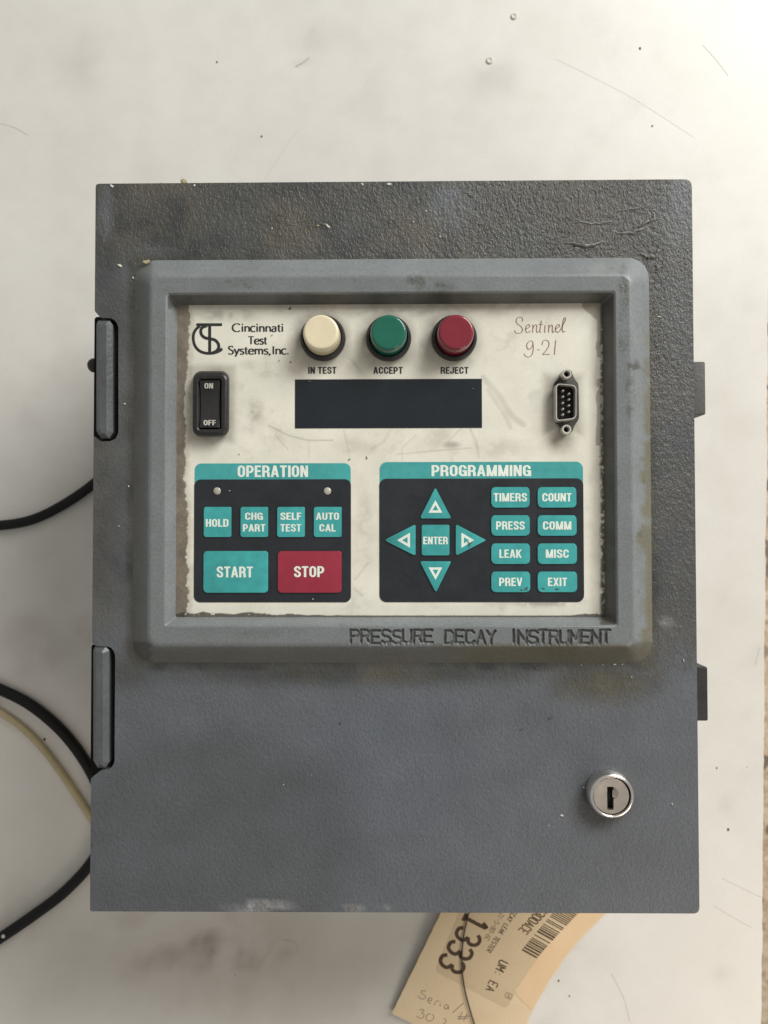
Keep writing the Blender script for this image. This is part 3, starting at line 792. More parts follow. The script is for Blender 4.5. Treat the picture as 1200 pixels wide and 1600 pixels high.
# ---- maker's mark and name
lg = MB(); q = lambda L: [(290 + a / 6.667, 490 + b / 6.667) for a, b in L]
ribbon(lg, q([(112, 115), (380, 115)]), 4.4, ZI, 'black_ink')
ribbon(lg, q([(251, 126), (251, 262), (251, 412)]), 4.7, ZI, 'black_ink')
ribbon(lg, catmull(q([(150, 128), (112, 160), (86, 205), (80, 265), (98, 335), (145, 388), (215, 412), (290, 410), (345, 392), (382, 368)]), 8), 4.3, ZI, 'black_ink')
ribbon(lg, catmull(q([(225, 126), (178, 142), (158, 178), (168, 222), (205, 252), (255, 262), (305, 275), (338, 310), (345, 350), (322, 388), (275, 412)]), 8), 4.6, ZI, 'black_ink')
ribbon(lg, q([(345, 375), (383, 366)]), 3.2, ZI, 'black_ink')
lab(lg.build('printed_logo', cab, smooth=False), 'black CTS monogram')

# flared roman lettering drawn with a broad pen: strokes on a unit em (x height 0.62, cap 1)
def circ(cx, cy, rx, ry, a0, a1, n=14):
    return [(cx + rx * math.cos(math.radians(a)), cy + ry * math.sin(math.radians(a))) for a in np.linspace(a0, a1, n)]
XH = .69
RG = {'C': (.86, [circ(.47, .5, .42, .5, 48, 312, 22)]),
      'i': (.27, [[(.13, 0), (.13, XH)], [(.13, .86), (.13, 1.0)]]),
      'n': (.60, [[(.12, 0), (.12, XH)], circ(.31, .40, .19, .24, 165, 0, 10) + [(.50, .2), (.50, 0)]]),
      'c': (.53, [circ(.31, XH / 2, .26, XH / 2, 52, 308, 18)]),
      'a': (.55, [circ(.26, .43, .17, .22, 150, 0, 8) + [(.43, .2), (.43, 0)], [(.43, .38), (.30, .37), (.14, .30), (.07, .17), (.13, .03), (.27, 0), (.43, .12)]]),
      't': (.37, [[(.16, .88), (.16, .2), (.20, .05), (.33, .02)], [(.02, XH - .03), (.33, XH - .03)]]),
      'T': (.66, [[(.02, .96), (.64, .96)], [(.33, .98), (.33, 0)]]),
      'e': (.58, [[(.06, .36), (.52, .36)] , [(.52, .36), (.50, .52), (.40, .63), (.28, .65), (.15, .58), (.07, .44), (.06, .28), (.13, .1), (.27, .01), (.42, .02), (.53, .11)]]),
      's': (.45, [[(.39, .58), (.30, .65), (.18, .65), (.09, .57), (.09, .46), (.18, .38), (.30, .31), (.38, .22), (.37, .1), (.28, .01), (.15, 0), (.05, .08)]]),
      'S': (.58, [[(.50, .88), (.40, .98), (.25, 1.0), (.12, .91), (.10, .75), (.20, .6), (.36, .49), (.49, .36), (.50, .18), (.40, .04), (.22, 0), (.06, .1)]]),
      'y': (.55, [[(.04, XH), (.28, .04)], [(.51, XH), (.28, .04), (.14, -.28)]]),
      'm': (.92, [[(.12, 0), (.12, XH)], circ(.30, .40, .17, .24, 165, 0, 10) + [(.47, .2), (.47, 0)], circ(.64, .40, .17, .24, 165, 0, 10) + [(.81, .2), (.81, 0)]]),
      'I': (.30, [[(.15, 0), (.15, 1)]]), ',': (.27, [[(.14, .1), (.13, 0), (.06, -.16)]]), '.': (.25, [[(.11, 0), (.11, .13)]]), ' ': (.06, [])}
def roman(mb, text, x0, x1, ybase, cap, mat):
    tot = sum(RG[c][0] for c in text); k = (x1 - x0) / tot; x = x0
    wfun = lambda t: 2.55 * abs(t[1]) ** 1.3 + 1.25 * abs(t[0])
    for c in text:
        adv, sts = RG[c]
        for st in sts:
            pts = np.array([(x + a * k, ybase - b * cap) for a, b in st])
            if len(pts) > 2 and c not in 'yt': pts = catmull(pts, 3)
            elif len(pts) == 2: pts = np.array([pts[0] * (1 - t) + pts[1] * t for t in np.linspace(0, 1, 4)])
            ribbon(mb, pts, wfun, ZI, mat)
        x += adv * k
for t, x0, x1, yb in (('Cincinnati', 362.5, 443.5, 518.2), ('Test', 387.5, 417.5, 537.8), ('Systems, Inc.', 356, 452, 553.4)):
    mb = MB(); roman(mb, t, x0, x1, yb, 12.4, 'black_ink'); mb.build('maker_name', cab, smooth=False)

# ---- thin script lettering
sc = MB(); q = lambda L: catmull([(780 + a / 6.667, 480 + b / 6.667) for a, b in L], 7)
for st in ([(238, 150), (243, 118), (222, 103), (192, 112), (176, 142), (190, 172), (222, 196), (243, 228), (232, 262), (200, 274), (172, 262), (160, 240)],
           [(272, 228), (300, 216), (318, 198), (308, 180), (288, 190), (276, 222), (280, 254), (302, 264), (326, 244)],
           [(350, 180), (352, 222), (348, 264)], [(350, 226), (366, 192), (384, 182), (392, 200), (388, 240), (398, 264), (410, 250)],
           [(440, 140), (430, 200), (424, 250), (436, 266)], [(408, 182), (460, 176)],
           [(480, 186), (476, 230), (476, 264)], [(488, 158), (490, 163)],
           [(516, 182), (518, 222), (514, 262)], [(516, 226), (534, 192), (550, 184), (556, 204), (554, 242), (562, 262), (574, 248)],
           [(584, 226), (612, 212), (630, 196), (620, 178), (600, 190), (588, 222), (594, 252), (616, 260), (640, 232), (662, 190), (688, 142), (690, 112), (676, 114), (664, 160), (658, 226), (668, 258), (692, 248)],
           [(300, 440), (286, 402), (304, 362), (336, 350), (352, 374), (340, 414), (316, 438), (300, 430)], [(352, 374), (356, 420), (348, 480), (322, 514), (290, 518), (266, 498), (262, 484)],
           [(394, 444), (424, 442)], [(446, 392), (456, 356), (486, 342), (514, 358), (518, 398), (492, 446), (452, 492)], [(450, 494), (490, 490), (528, 494)], [(590, 344), (582, 420), (576, 494)]):
    ribbon(sc, q(st), lambda t: 0.75 + 0.75 * abs(t[1]) ** 2, ZI, 'brown_ink')
lab(sc.build('script_lettering', cab, smooth=False), 'thin brown script reading Sentinel I-21')

# ---- labels under the buttons
for t, cx, wd in (('IN TEST', 503.6, 44), ('ACCEPT', 606.3, 46), ('REJECT', 710.3, 43.5)):
    mb = MB(); text_px(mb, t, cx, 578.6, wd, 10.6, ZI, 'black_ink'); mb.build('button_caption', cab, smooth=False)

# ---- three push buttons
for cx, cy, mat, nm in ((505.0, 529.5, 'cream_cap', 'cream'), (607.2, 529.8, 'green_cap', 'green'), (709.2, 529.5, 'red_cap', 'dark red')):
    c = P(cx, cy, ZP)
    mb = MB(); s = 1 / 3550.
    lathe(mb, c[0], c[1], [(35.5 * s, ZP - .0002), (35.5 * s, ZP + .0022), (34.6 * s, ZP + .0030), (33.2 * s, ZP + .0034), (30.6 * s, ZP + .0034), (30 * s, ZP + .0028), (29.6 * s, ZP + .0008)], 'black', 72)
    b = mb.build('push_button', cab); lab(b, nm + ' round push button in a black collar')
    mb = MB()
    lathe(mb, c[0], c[1], [(28.6 * s, ZP + .0009), (28.6 * s, ZP + .0045), (28.1 * s, ZP + .0075), (27.4 * s, ZP + .0105), (26.8 * s, ZP + .0113), (25.9 * s, ZP + .0118), (24.5 * s, ZP + .01205), (22 * s, ZP + .01205), (12 * s, ZP + .01195), (3 * s, ZP + .0119)], mat, 72)
    mb.build('button_cap', b)

# ---- display window
mb = MB(); slab(mb, rr_px(461, 592.5, 753, 669, .6, ZP), ZP - .0001, ZP + .00015, 'window', bottom=False); mb.build('display_window', cab, smooth=False)

# ---- rocker switch
def ringset(mb, rings, mat, cap=False):        # rings: list of (outline, z) with equal point counts
    n = len(rings[0][0]); V = [(x, y, z) for o_, z in rings for x, y in o_]
    Fc = [(j * n + k, j * n + (k + 1) % n, (j + 1) * n + (k + 1) % n, (j + 1) * n + k) for j in range(len(rings) - 1) for k in range(n)]
    if cap: Fc.append(tuple(range((len(rings) - 1) * n, len(rings) * n)))
    mb.add(V, Fc, mat)
R_ = lambda x0, y0, x1, y1, r, z: rr_px(x0, y0, x1, y1, r, z, 6)
zt = ZP + .0065
mb = MB()
ringset(mb, [(R_(302, 581, 358, 682, 14, ZP), ZP - .0002), (R_(301, 579.5, 358.5, 682.5, 14, ZP + .0025), ZP + .0025), (R_(301.8, 580.3, 357.8, 681.8, 13.5, zt - .0020), zt - .0020), (R_(304, 582.5, 355.5, 679.5, 12, zt - .0007), zt - .0007),
             (R_(306.5, 585.5, 352.5, 676.5, 10, zt - .0001), zt - .0001), (R_(308, 588, 350, 674, 7, zt), zt), (R_(309.5, 591.5, 346, 671, 4, zt), zt - .0003), (R_(311, 594, 344, 669, 2.5, zt), zt - .0014), (R_(311.3, 594.5, 343.7, 668.5, 2.5, zt), zt - .0050)], 'switch')
sw = mb.build('rocker_switch', cab); lab(sw, 'black rocker switch marked ON and OFF')
rk = MB()
a, b, c, d = WR(311.8, 595, 343.2, 668, zt - .0005)
ny = 28; prof = []
for i in range(ny + 1):
    t = i / ny; y = b + (d - b) * t
    z = zt + 0.0002 - 0.0016 * (1 - (2 * t - 1) ** 2) ** 0.8 + 0.0006 * (t - .5)
    prof.append((y, z))
V = []; Fc = []; ch = .0004
for y, z in prof: V += [(a, y, z - .004), (a, y, z - ch), (a + ch, y, z), (c - ch, y, z), (c, y, z - ch), (c, y, z - .004)]
for i in range(ny):
    for k in range(5): Fc.append((i * 6 + k, i * 6 + k + 1, (i + 1) * 6 + k + 1, (i + 1) * 6 + k)[::-1])
Fc += [tuple(range(6)), tuple(range(ny * 6, ny * 6 + 6))[::-1]]
rk.add(V, Fc, 'switch')
text_px(rk, 'ON', 326.2, 602.8, 13.5, 8.4, zt + .0003, 'switch_ink')
text_px(rk, 'OFF', 327.6, 660.4, 19, 8.2, zt + .0003, 'switch_ink')
rk.build('rocker', sw)

# ---- nine-pin connector
q = lambda a, b: (780 + a / 6.667, 480 + b / 6.667)
fo = MB(); fpts = [q(*p) for p in ((655, 655), (755, 655), (760, 740), (822, 790), (828, 1170), (775, 1240), (755, 1310), (655, 1310), (625, 1235), (565, 1190), (565, 790), (630, 735))]
slab(fo, poly_px(round_corners(fpts, 6), ZP), ZP, ZP + .0008, 'flange', .0003)
con = fo.build('serial_connector', cab); lab(con, 'nine pin plug with steel shell and screw posts')
zs = ZP + .0052
Dp = [q(*p) for p in ((592, 790), (806, 812), (806, 1160), (592, 1188))]
sh = MB()
def dring(off, z):
    cxm = np.mean([p[0] for p in Dp]); cym = np.mean([p[1] for p in Dp]); out = []
    for x, y in Dp: out.append((x + (off if x < cxm else -off), y + (off if y < cym else -off)))
    return poly_px(round_corners(out, 7.5 - off * .6, 6), z)
# the shell stands straight up: one outline in plan, repeated at each height
def dplan(off): return dring(off, zs)
ringset(sh, [(dplan(-.9), ZP + .0009), (dplan(-.5), ZP + .0015), (dplan(0), ZP + .0022), (dplan(0), zs - .0003), (dplan(.3), zs), (dplan(1.3), zs), (dplan(1.6), zs - .0003), (dplan(1.7), ZP + .0016)], 'steel')
sh.build('connector_shell', con)
ins = MB(); slab(ins, dplan(1.68), ZP + .001, ZP + .0016, 'void'); ins.build('insulator', con, smooth=False)
for x, ysn in ((667, (868, 930, 995, 1058, 1117)), (730, (900, 960, 1022, 1087))):
    for y in ysn:
        c = P(*q(x, y), ZP + .0042); mb = MB()
        lathe(mb, c[0], c[1], [(.00048, ZP + .0015), (.00048, ZP + .0038), (.00038, ZP + .0042), (.00015, ZP + .0044)], 'steel', 14); mb.build('pin', con)
for x, y in ((706, 694), (703, 1272)):
    c = P(*q(x, y), ZP + .0050); mb = MB(); s = 1 / 6.667 / 3580.
    lathe(mb, c[0], c[1], [(50 * s, ZP + .0007), (50 * s, ZP + .0046), (46 * s, ZP + .0051), (34 * s, ZP + .0051), (29 * s, ZP + .0047), (28 * s, ZP + .0015)], 'steel', 30)
    lathe(mb, c[0], c[1], [(27.5 * s, ZP + .0018), (.00005, ZP + .0018)], 'void', 30); mb.build('screw_post', con)

# ---- membrane keypads
def keypad(name, label, x0, yh, x1, yd, y1, rad, title, tcx, tcy, tw, th):
    h = MB(); slab(h, rr_px(x0, yh, x1, y1 - 4, rad, ZP, 8), ZP - .0001, ZP + .00012, 'teal_faded', bottom=False)
    text_px(h, title, tcx, tcy, tw, th, ZP + .00017, 'white_ink')
    o = h.build(name, cab, smooth=False); lab(o, label)
    b = MB(); slab(b, rr_px(x0 - .6, yd, x1 + .4, y1, rad, ZP, 8), ZP - .0001, ZP + .00020, 'navy', bottom=False); b.build('key_field', o, smooth=False)
    return o
ZK = ZP + .00075
def key(parent, outline, mat, texts, label, glyph=None):
    mb = MB(); slab(mb, outline, ZP + .0001, ZK, mat, .00038, 3, False)
    for t, cx, cy, wd, hh in texts: text_px(mb, t, cx, cy, wd, hh, ZK + .00005, 'white_ink')
    if glyph:
        o, i = glyph; W = [P(x, y, ZK + .00005) for x, y in o + i]
        mb.add(W, [(0, 1, 4, 3), (1, 2, 5, 4), (2, 0, 3, 5)], 'white_ink')
    return lab(mb.build('key', parent, angle=30), label)
op = keypad('operation_keypad', 'black keypad headed OPERATION with START and STOP', 304, 724, 548, 749, 941, 10, 'OPERATION', 426.3, 736.3, 110, 18)
for x in (339.5, 511.7):
    c = P(x, 767.3, ZP); mb = MB()
    lathe(mb, c[0], c[1], [(.00165, ZP + .0001), (.0016, ZP + .0005), (.0012, ZP + .0008), (.0005, ZP + .0009)], 'led', 24); mb.build('indicator_lamp', op)
kr = lambda x0, y0, x1, y1, r=2.5: rr_px(x0, y0, x1, y1, r, ZK, 5)
key(op, kr(318.5, 792, 361.3, 839), 'teal', [('HOLD', 339.3, 817, 35.5, 12)], 'small teal key HOLD')
key(op, kr(376, 792, 418.7, 839), 'teal', [('CHG', 396.7, 806.6, 27.5, 11.2), ('PART', 397, 824.7, 35, 11.6)], 'small teal key CHG PART')
key(op, kr(433.2, 792, 476.2, 839), 'teal', [('SELF', 454.3, 806.6, 32.5, 11.2), ('TEST', 454.3, 824.7, 32.5, 11.6)], 'small teal key SELF TEST')
key(op, kr(490.5, 792, 533.8, 839), 'teal', [('AUTO', 511.7, 806.6, 36, 11.2), ('CAL', 511.7, 824.7, 25.5, 11.6)], 'small teal key AUTO CAL')
key(op, kr(318, 861, 418.7, 926, 5), 'teal', [('START', 366.8, 893.7, 56.5, 17)], 'large teal key START')
key(op, kr(434.3, 861, 533.8, 926, 5), 'red_key', [('STOP', 482.9, 893.2, 47, 17)], 'large red key STOP')

pr = keypad('programming_keypad', 'black keypad headed PROGRAMMING with arrow keys', 593.5, 721.7, 911.5, 747.7, 940.7, 11, 'PROGRAMMING', 751.8, 735.3, 155, 17.4)
def tri(a, b, c): return poly_px(round_corners([a, b, c], 3.5, 4), ZK)
def tglyph(a, b, c, k=.42):
    o = [a, b, c]; m = np.mean(o, 0); return o, [tuple(m + (np.array(p) - m) * k) for p in o]
key(pr, tri((680.3, 761.5), (705.3, 810), (656, 810)), 'teal', [], 'teal up arrow key', tglyph((680.3, 781.5), (691.2, 801.2), (669.6, 801.2)))
key(pr, tri((600.8, 844), (649.3, 819), (649.3, 868.5)), 'teal', [], 'teal left arrow key', tglyph((620.5, 844), (640.7, 832.3), (640.7, 856)))
key(pr, tri((760.2, 844), (712.3, 819), (712.3, 868.5)), 'teal', [], 'teal right arrow key', tglyph((740.7, 844), (721, 832.3), (721, 856)))
key(pr, tri((681, 926), (656, 877), (705.3, 877)), 'teal', [], 'teal down arrow key', tglyph((680.6, 906), (669.6, 886.5), (691.2, 886.5)))
key(pr, kr(659, 820, 702.3, 867.7), 'teal', [('ENTER', 680.5, 844.5, 38.5, 11.8)], 'square teal key ENTER')
for i, row in enumerate((('TIMERS', 52, 'COUNT', 45.5), ('PRESS', 44.5, 'COMM', 44.5), ('LEAK', 35, 'MISC', 36), ('PREV', 36, 'EXIT', 30))):
    y = 777 + i * 44.05
    key(pr, kr(767.8, y - 16, 827.5 + i * .3, y + 16, 6), 'teal', [(row[0], 797.3 + .2 * i, y, row[1], 13)], 'small teal key ' + row[0])
    key(pr, kr(840.3, y - 16, 900.6 + i * .4, y + 16, 6), 'teal', [(row[2], 870.2 + .3 * i, y, row[3], 13)], 'small teal key ' + row[2])
mb = MB(); ribbon(mb, [(731, 846), (734, 850), (733, 854)], 1.6, ZK + .0003, 'fleck'); ribbon(mb, [(734, 850), (738, 847)], 1.2, ZK + .0003, 'fleck'); mb.build('dirt_fleck', pr, smooth=False)

# ---- keylock
zl = ZD + .0062
c = P(955.2, 1242.2, zl - .0020); s = 1 / 3560.
mb = MB(); lathe(mb, c[0], c[1], [(36.2 * s, ZD - .0002), (36.8 * s, ZD + .0008), (36.9 * s, ZD + .0020), (36.4 * s, ZD + .0033), (35.3 * s, ZD + .0045), (33.6 * s, ZD + .0055), (31.8 * s, zl - .0001), (30.2 * s, zl), (28.9 * s, zl - .0003), (28.2 * s, zl - .0008), (28.1 * s, zl - .0030)], 'chrome', 80, False)
lk = mb.build('keylock', cab); lab(lk, 'round chrome lock at the lower right')
c2 = P(955.3, 1244, zl - .0004); s2 = 1 / 10.9 / 3560.
pg = MB()
def radial(fn, n=96):
    return [(c2[0] + fn(t) * math.cos(t), c2[1] + fn(t) * math.sin(t)) for t in np.arange(n) * 2 * math.pi / n]
sx0, sx1, sy0, sy1 = -68 * s2, 34 * s2, -215 * s2, 150 * s2
def slot(t):
    dx, dy = math.cos(t), math.sin(t); m_ = 9
    if dx > 1e-9: m_ = min(m_, sx1 / dx)
    if dx < -1e-9: m_ = min(m_, sx0 / dx)
    if dy > 1e-9: m_ = min(m_, sy1 / dy)
    if dy < -1e-9: m_ = min(m_, sy0 / dy)
    return m_
def dimple(t):
    ox, oy, r = 22 * s2, 45 * s2, 96 * s2
    bq = ox * math.cos(t) + oy * math.sin(t); return max(slot(t) * 1.04 + .00002, bq + math.sqrt(max(bq * bq - (ox * ox + oy * oy) + r * r, 0)))
zp_ = zl - .0003
ringset(pg, [(radial(lambda t: 27.2 * s), zp_ - .003), (radial(lambda t: 27.2 * s), zp_ - .0003), (radial(lambda t: 26.6 * s), zp_), (radial(lambda t: 26.0 * s), zp_), (radial(lambda t: max(dimple(t), 5 * s2)), zp_), (radial(lambda t: slot(t)), zp_ - .0016)], 'plug')
ringset(pg, [(radial(lambda t: slot(t)), zp_ - .0016), (radial(lambda t: slot(t)), zp_ - .006)], 'void', True)
pg.build('lock_plug', lk, angle=25)
mb = MB(); lathe(mb, c[0], c[1], [(28.05 * s, zl - .0029), (.0001, zl - .0029)], 'void', 40); mb.build('lock_recess', lk)

# ---- hinges on the left, latches on the right
for y0, y1, xl, xr in ((499, 684, 147.8, 173.5), (1011, 1202, 143, 168)):
    mb = MB(); zh = ZD + .0014
    pts = [(xl + 3, y0), (xr - 5, y0), (xr, y0 + 7), (xr, y1 - 9), (xr - 6, y1), (xl + 7, y1), (xl, y1 - 12), (xl, y0 + 6)]
    slab(mb, poly_px(round_corners(pts, 0), zh), zh - .019, zh, 'hinge', .0021, 1)
    h = mb.build('hinge', cab, smooth=False); lab(h, ('upper' if y0 < 700 else 'lower') + ' grey hinge knuckle in its door notch')
    a, b, c_, d = WR(xl - 1, y0 - 4, xr + 16, y1 + 6, ZD - .0182)
    mb = MB(); slab(mb, rrect(a, b, c_, d, .001), ZD - .030, ZD - .0183, 'void', .0005); mb.build('hinge_leaf', h)  # leaf coloured near-black to paint the shade in the hinge gap
mb = MB(); cpt = P(147, 571, ZD - .020)
bm = bmesh.new(); bmesh.ops.create_uvsphere(bm, u_segments=18, v_segments=12, radius=.0034)
for v in bm.verts: v.co = Vector((v.co.x * .9, v.co.y, v.co.z)) + Vector(cpt)
mb.addbm(bm, 'darkgrey'); mb.build('hinge_rivet', cab)
for (x1, y0, y1, z1, z0, mat, nm) in ((1102.3, 564, 648, ZD - .012, ZD - .034, 'latch', 'upper pale grey'), (1106, 1036, 1126.5, ZD - .012, ZD - .034, 'darkgrey', 'lower dark grey')):
    # the end nearer the camera axis shows its side face
    ya, yb = (565, 648) if y0 < 700 else (1042, 1126.5)
    a, b, c_, d = WR(1060, ya, x1, yb, z1)
    mb = MB(); slab(mb, rrect(.1268, b, c_, d, .0008, 3), z0, z1, mat, .0005, 2)
    lab(mb.build('latch', cab), nm + ' latch on the right side')

# ---- flakes of paint and dirt stuck to the door and bezel
def flake(x, y, r, z, mat, stretch=1.0, ang=0.0, h=.0004):
    pts = []
    for t in np.linspace(0, 2 * math.pi, 9)[:-1]:
        k = r * random.uniform(.55, 1.1); u, v_ = k * stretch * math.cos(t), k * math.sin(t)
        pts.append((x + u * math.cos(ang) - v_ * math.sin(ang), y + u * math.sin(ang) + v_ * math.cos(ang)))
    mb = MB(); slab(mb, poly_px(pts, z), z - .0002, z + h, mat, h * .4, 1); mb.build('paint_chip', cab, smooth=False)
for a in ((287.5, 283.5, 5.5, ZD - .002, 'ychip', 1, 0, .0012), (304, 290, 2.2, ZD, 'chip', 1, 0), (252, 287, 2.5, ZD - .001, 'ychip', 1.3, 0), (175, 291, 2.5, ZD, 'chip', 1.8, .6), (512, 353, 2.4, ZD, 'chip', 2.6, .8), (425, 357, 2, ZD, 'chip', 1, 0),
          (497, 353, 2, ZD, 'ychip', 1.5, 0), (608, 288, 2.6, ZD, 'chip', 2, 0), (566, 288, 2, ZD, 'chip', 1.6, 1), (1029, 495, 1.7, ZD, 'chip', 2.2, 0), (187, 415, 2.4, ZD, 'chip', 2, .5), (688, 370, 1.6, ZD, 'chip', 1.8, .6), (666, 330, 2, ZD, 'chip', 1, 0),
          (646, 347, 1.4, ZD, 'chip', 1, 0), (1012, 462, 1.6, ZD, 'chip', 1, 0), (1068, 1032, 1.2, ZD, 'chip', 3, 1.4), (1050, 1256, 1.1, ZD, 'chip', 2, 1.2), (878, 1274, 2.2, ZD, 'chip', 1.8, 0), (857, 1290, 1.2, ZD, 'chip', 1, 0),
          (960, 1038, 1.8, ZD, 'chip', 2, 0), (942, 1039, 1.2, ZD, 'chip', 1, 0), (972, 1038, 1.2, ZD, 'chip', 1, 0), (908, 1039, 1.1, ZD, 'chip', 1, 0), (987, 1058, 1.3, ZD, 'chip', 1, .4), (532, 1130, 2.4, ZD, 'fleck', 1.4, .5), (195, 631, 2.2, ZD, 'chip', 1, 0),
          (186, 822, 1.4, ZD, 'chip', 1, 0), (201, 760, 1.2, ZD, 'chip', 1.8, 1.2), (229, 409, 4, ZB - .006, 'ychip', 2, -.1), (208, 434, 1.5, ZD, 'chip', 1.4, 1.3), (912, 1230, 1.2, ZD, 'chip', 1, 0), (443, 1226, 1.1, ZD, 'chip', 1, 0), (838, 1044, 2, ZD, 'fleck', 2, 0),
          (860, 1122, 2.0, ZD, 'fleck', 2.6, -.3), (815, 1140, 1.6, ZD, 'fleck', 2.2, -.3), (484, 596, 1.1, ZP + .0003, 'fleck', 5, .15), (739, 607, .8, ZP + .0002, 'chip', 1, 0), (453, 482, 1.6, ZP + .0002, 'fleck', 1.8, -.5), (546, 718, 1.2, ZP, 'fleck', 2.6, -.4), (573, 715, 1, ZP, 'fleck', 2.8, 1.2),
          (436, 564, 1, ZP, 'fleck', 2, -.8), (454, 566, 1.1, ZP, 'fleck', 1.6, .8), (425, 524, .9, ZP, 'fleck', 2.2, -.8), (374, 710, .9, ZP, 'fleck', 1.6, 0), (359, 767, .9, ZP + .0002, 'chip', 1.8, .2), (489, 936, 1.2, ZP + .0002, 'chip', 1, 0)):
    flake(a[0], a[1], a[2] * .85, *a[3:])
for x, y, r, st_k, an in ((822, 920, 3.2, 1.6, -.5), (815, 922, 2.0, 1.8, 0), (849, 920, 1.8, 2.0, 0), (870, 921, 2.0, 2.6, 0)):
    flake(x, y, r, ZK, 'smear', st_k, an, .00004)

for pts, r in (([(876, 379), (905, 383), (928, 384), (950, 376)], .0011), ([(985, 358), (1008, 350), (1022, 340), (1020, 332)], .0008), ([(955, 362), (975, 366), (1000, 360), (1016, 352)], .0008), ([(998, 396), (1012, 402), (1026, 399), (1031, 390)], .0011),
               ([(960, 330), (990, 326), (1010, 322)], .0006), ([(900, 344), (930, 350), (960, 346)], .0006), ([(1020, 412), (1030, 420), (1036, 408)], .0008), ([(500, 350), (508, 352), (516, 358)], .0007), ([(720, 300), (735, 304), (741, 312)], .0006)):
    p = catmull(pts, 6); n = len(p); k = np.arange(n)
    W = P(p[:, 0] + 1.5 * rng.standard_normal(n), p[:, 1] + 1.2 * rng.standard_normal(n), np.full(n, ZD - r * .35))
    mb = MB(); tube(mb, W, r * (.35 + .65 * np.sin(math.pi * (k + .5) / n)) * (.8 + .4 * rng.random(n)), 'grease', 10); mb.build('dried_grease', cab, angle=80)

# ================================================================== CABLES, TUBE, TAG
def cable(name, label, cat, pts, r, z, mat):
    p = catmull(pts, 10); zz = np.full(len(p), z) if np.isscalar(z) else np.interp(np.arange(len(p)), np.linspace(0, len(p) - 1, len(z)), z)
    W = P(p[:, 0], p[:, 1], zz); o = W[0].copy(); o[2] = 0
    t = thing(name, label, cat, tuple(o)); mb = MB(); tube(mb, W, r, mat); mb.build('sheath', t, angle=80); return t
cable('power_cable', 'black cable leaving the left side of the cabinet level with its upper hinge end', 'cable',
      [(-120, 812), (-50, 822), (0, 821), (50, 812), (100, 788), (150, 753), (200, 706), (250, 650), (290, 600)], .0030, (.0031, .0031, .0031, .0031, .006, .02, .04), 'cable')
lp = cable('looped_cable', 'black cable looping in and out behind the lower left edge of the cabinet', 'cable',
      [(-120, 1040), (-50, 1058), (0, 1077), (50, 1103), (100, 1146), (138, 1198), (160, 1250), (163, 1300), (143, 1347), (100, 1394), (50, 1432), (0, 1466), (-60, 1505), (-120, 1540)], .0033, .0034, 'cable')
mb = MB(); c = P(5, 1463, .0066); lathe(mb, c[0], c[1], [(.0011, .0060), (.0011, .0068), (.0006, .0069)], 'chip', 16); mb.build('crimp_mark', lp)
cable('plastic_tube', 'yellowed plastic tube lying inside the loop of black cable', 'tube',
      [(-120, 1062), (-50, 1085), (0, 1112), (45, 1146), (85, 1192), (120, 1243), (150, 1290), (185, 1350), (215, 1420), (260, 1380)][:8], .0022, .0023, 'tube')

zt_ = lambda x, y: .0014 + .000022 * np.clip(1640 - np.asarray(y, float), 0, 400) + 0 * np.asarray(x, float)
tag = thing('hang_tag', 'torn manila stock tag poking out beneath the bottom edge of the cabinet', 'tag', tuple(P(720, 1600, 0)))
def tag_sheet(name, pts, dz, mat, thick):
    mb = MB(); p = np.array(pts)
    W = P(p[:, 0], p[:, 1], zt_(p[:, 0], p[:, 1]) + dz); n = len(W)
    B = W - np.array((0, 0, thick)); bm = bmesh.new()
    vt = [bm.verts.new(q) for q in W]; vb = [bm.verts.new(q) for q in B]
    ft = bm.faces.new(vt); bm.faces.new(vb[::-1])
    for i in range(n): bm.faces.new((vb[i], vb[(i + 1) % n], vt[(i + 1) % n], vt[i]))
    bmesh.ops.triangulate(bm, faces=[f for f in bm.faces if len(f.verts) > 4]); bmesh.ops.recalc_face_normals(bm, faces=bm.faces[:]); mb.addbm(bm, mat)
    return mb.build(name, tag, smooth=False)
jit = lambda L, a=.5: [(x + random.uniform(-a, a), y + random.uniform(-a, a)) for x, y in L]
redge = [tuple(p) for p in catmull([(975, 1395), (942.6, 1431), (912, 1463), (879, 1502), (850, 1548), (831.7, 1580), (822, 1602), (800, 1650)], 7)]
ledge = [(612.6, 1582), (614.5, 1585)]
left = [(687 + (y - 1430) * -74.4 / 153 , y) for y in np.linspace(1370, 1578, 30)]
card = jit(left, .4) + ledge + [(665, 1609), (760, 1656)] + jit(redge[::-1], .6)
tag_sheet('tag_card', card, 0, 'manila', .00035)
tag_sheet('torn_strip', jit([tuple(p) for p in catmull([(934, 1395), (900, 1430), (868, 1462), (838, 1500), (812, 1538), (806, 1552), (831, 1579)], 6)], .4) + [(850 - 1.5, 1546), (877.5, 1501), (910.5, 1461.5), (941, 1429.5), (968, 1397)], .0002, 'torn', .00015)
tag_sheet('sticker', [tuple(p) for p in round_corners([(716, 1370 + 60), (733, 1395), (930, 1395)], 0)] + [tuple(p) for p in catmull([(896, 1432), (864, 1464), (836, 1500), (815, 1536), (794, 1572)], 5)] + [(790, 1574), (786, 1573), (684, 1520), (681.5, 1516), (683, 1510)], .00012, 'sticker', .0001)
zs_ = lambda x, y: zt_(x, y) + .00020
A_ = math.radians(117.5)
dv = np.array((math.cos(A_), math.sin(A_))); uv = np.array((math.sin(A_), -math.cos(A_)))      # reading direction and letter-up on the tag
pb = MB()
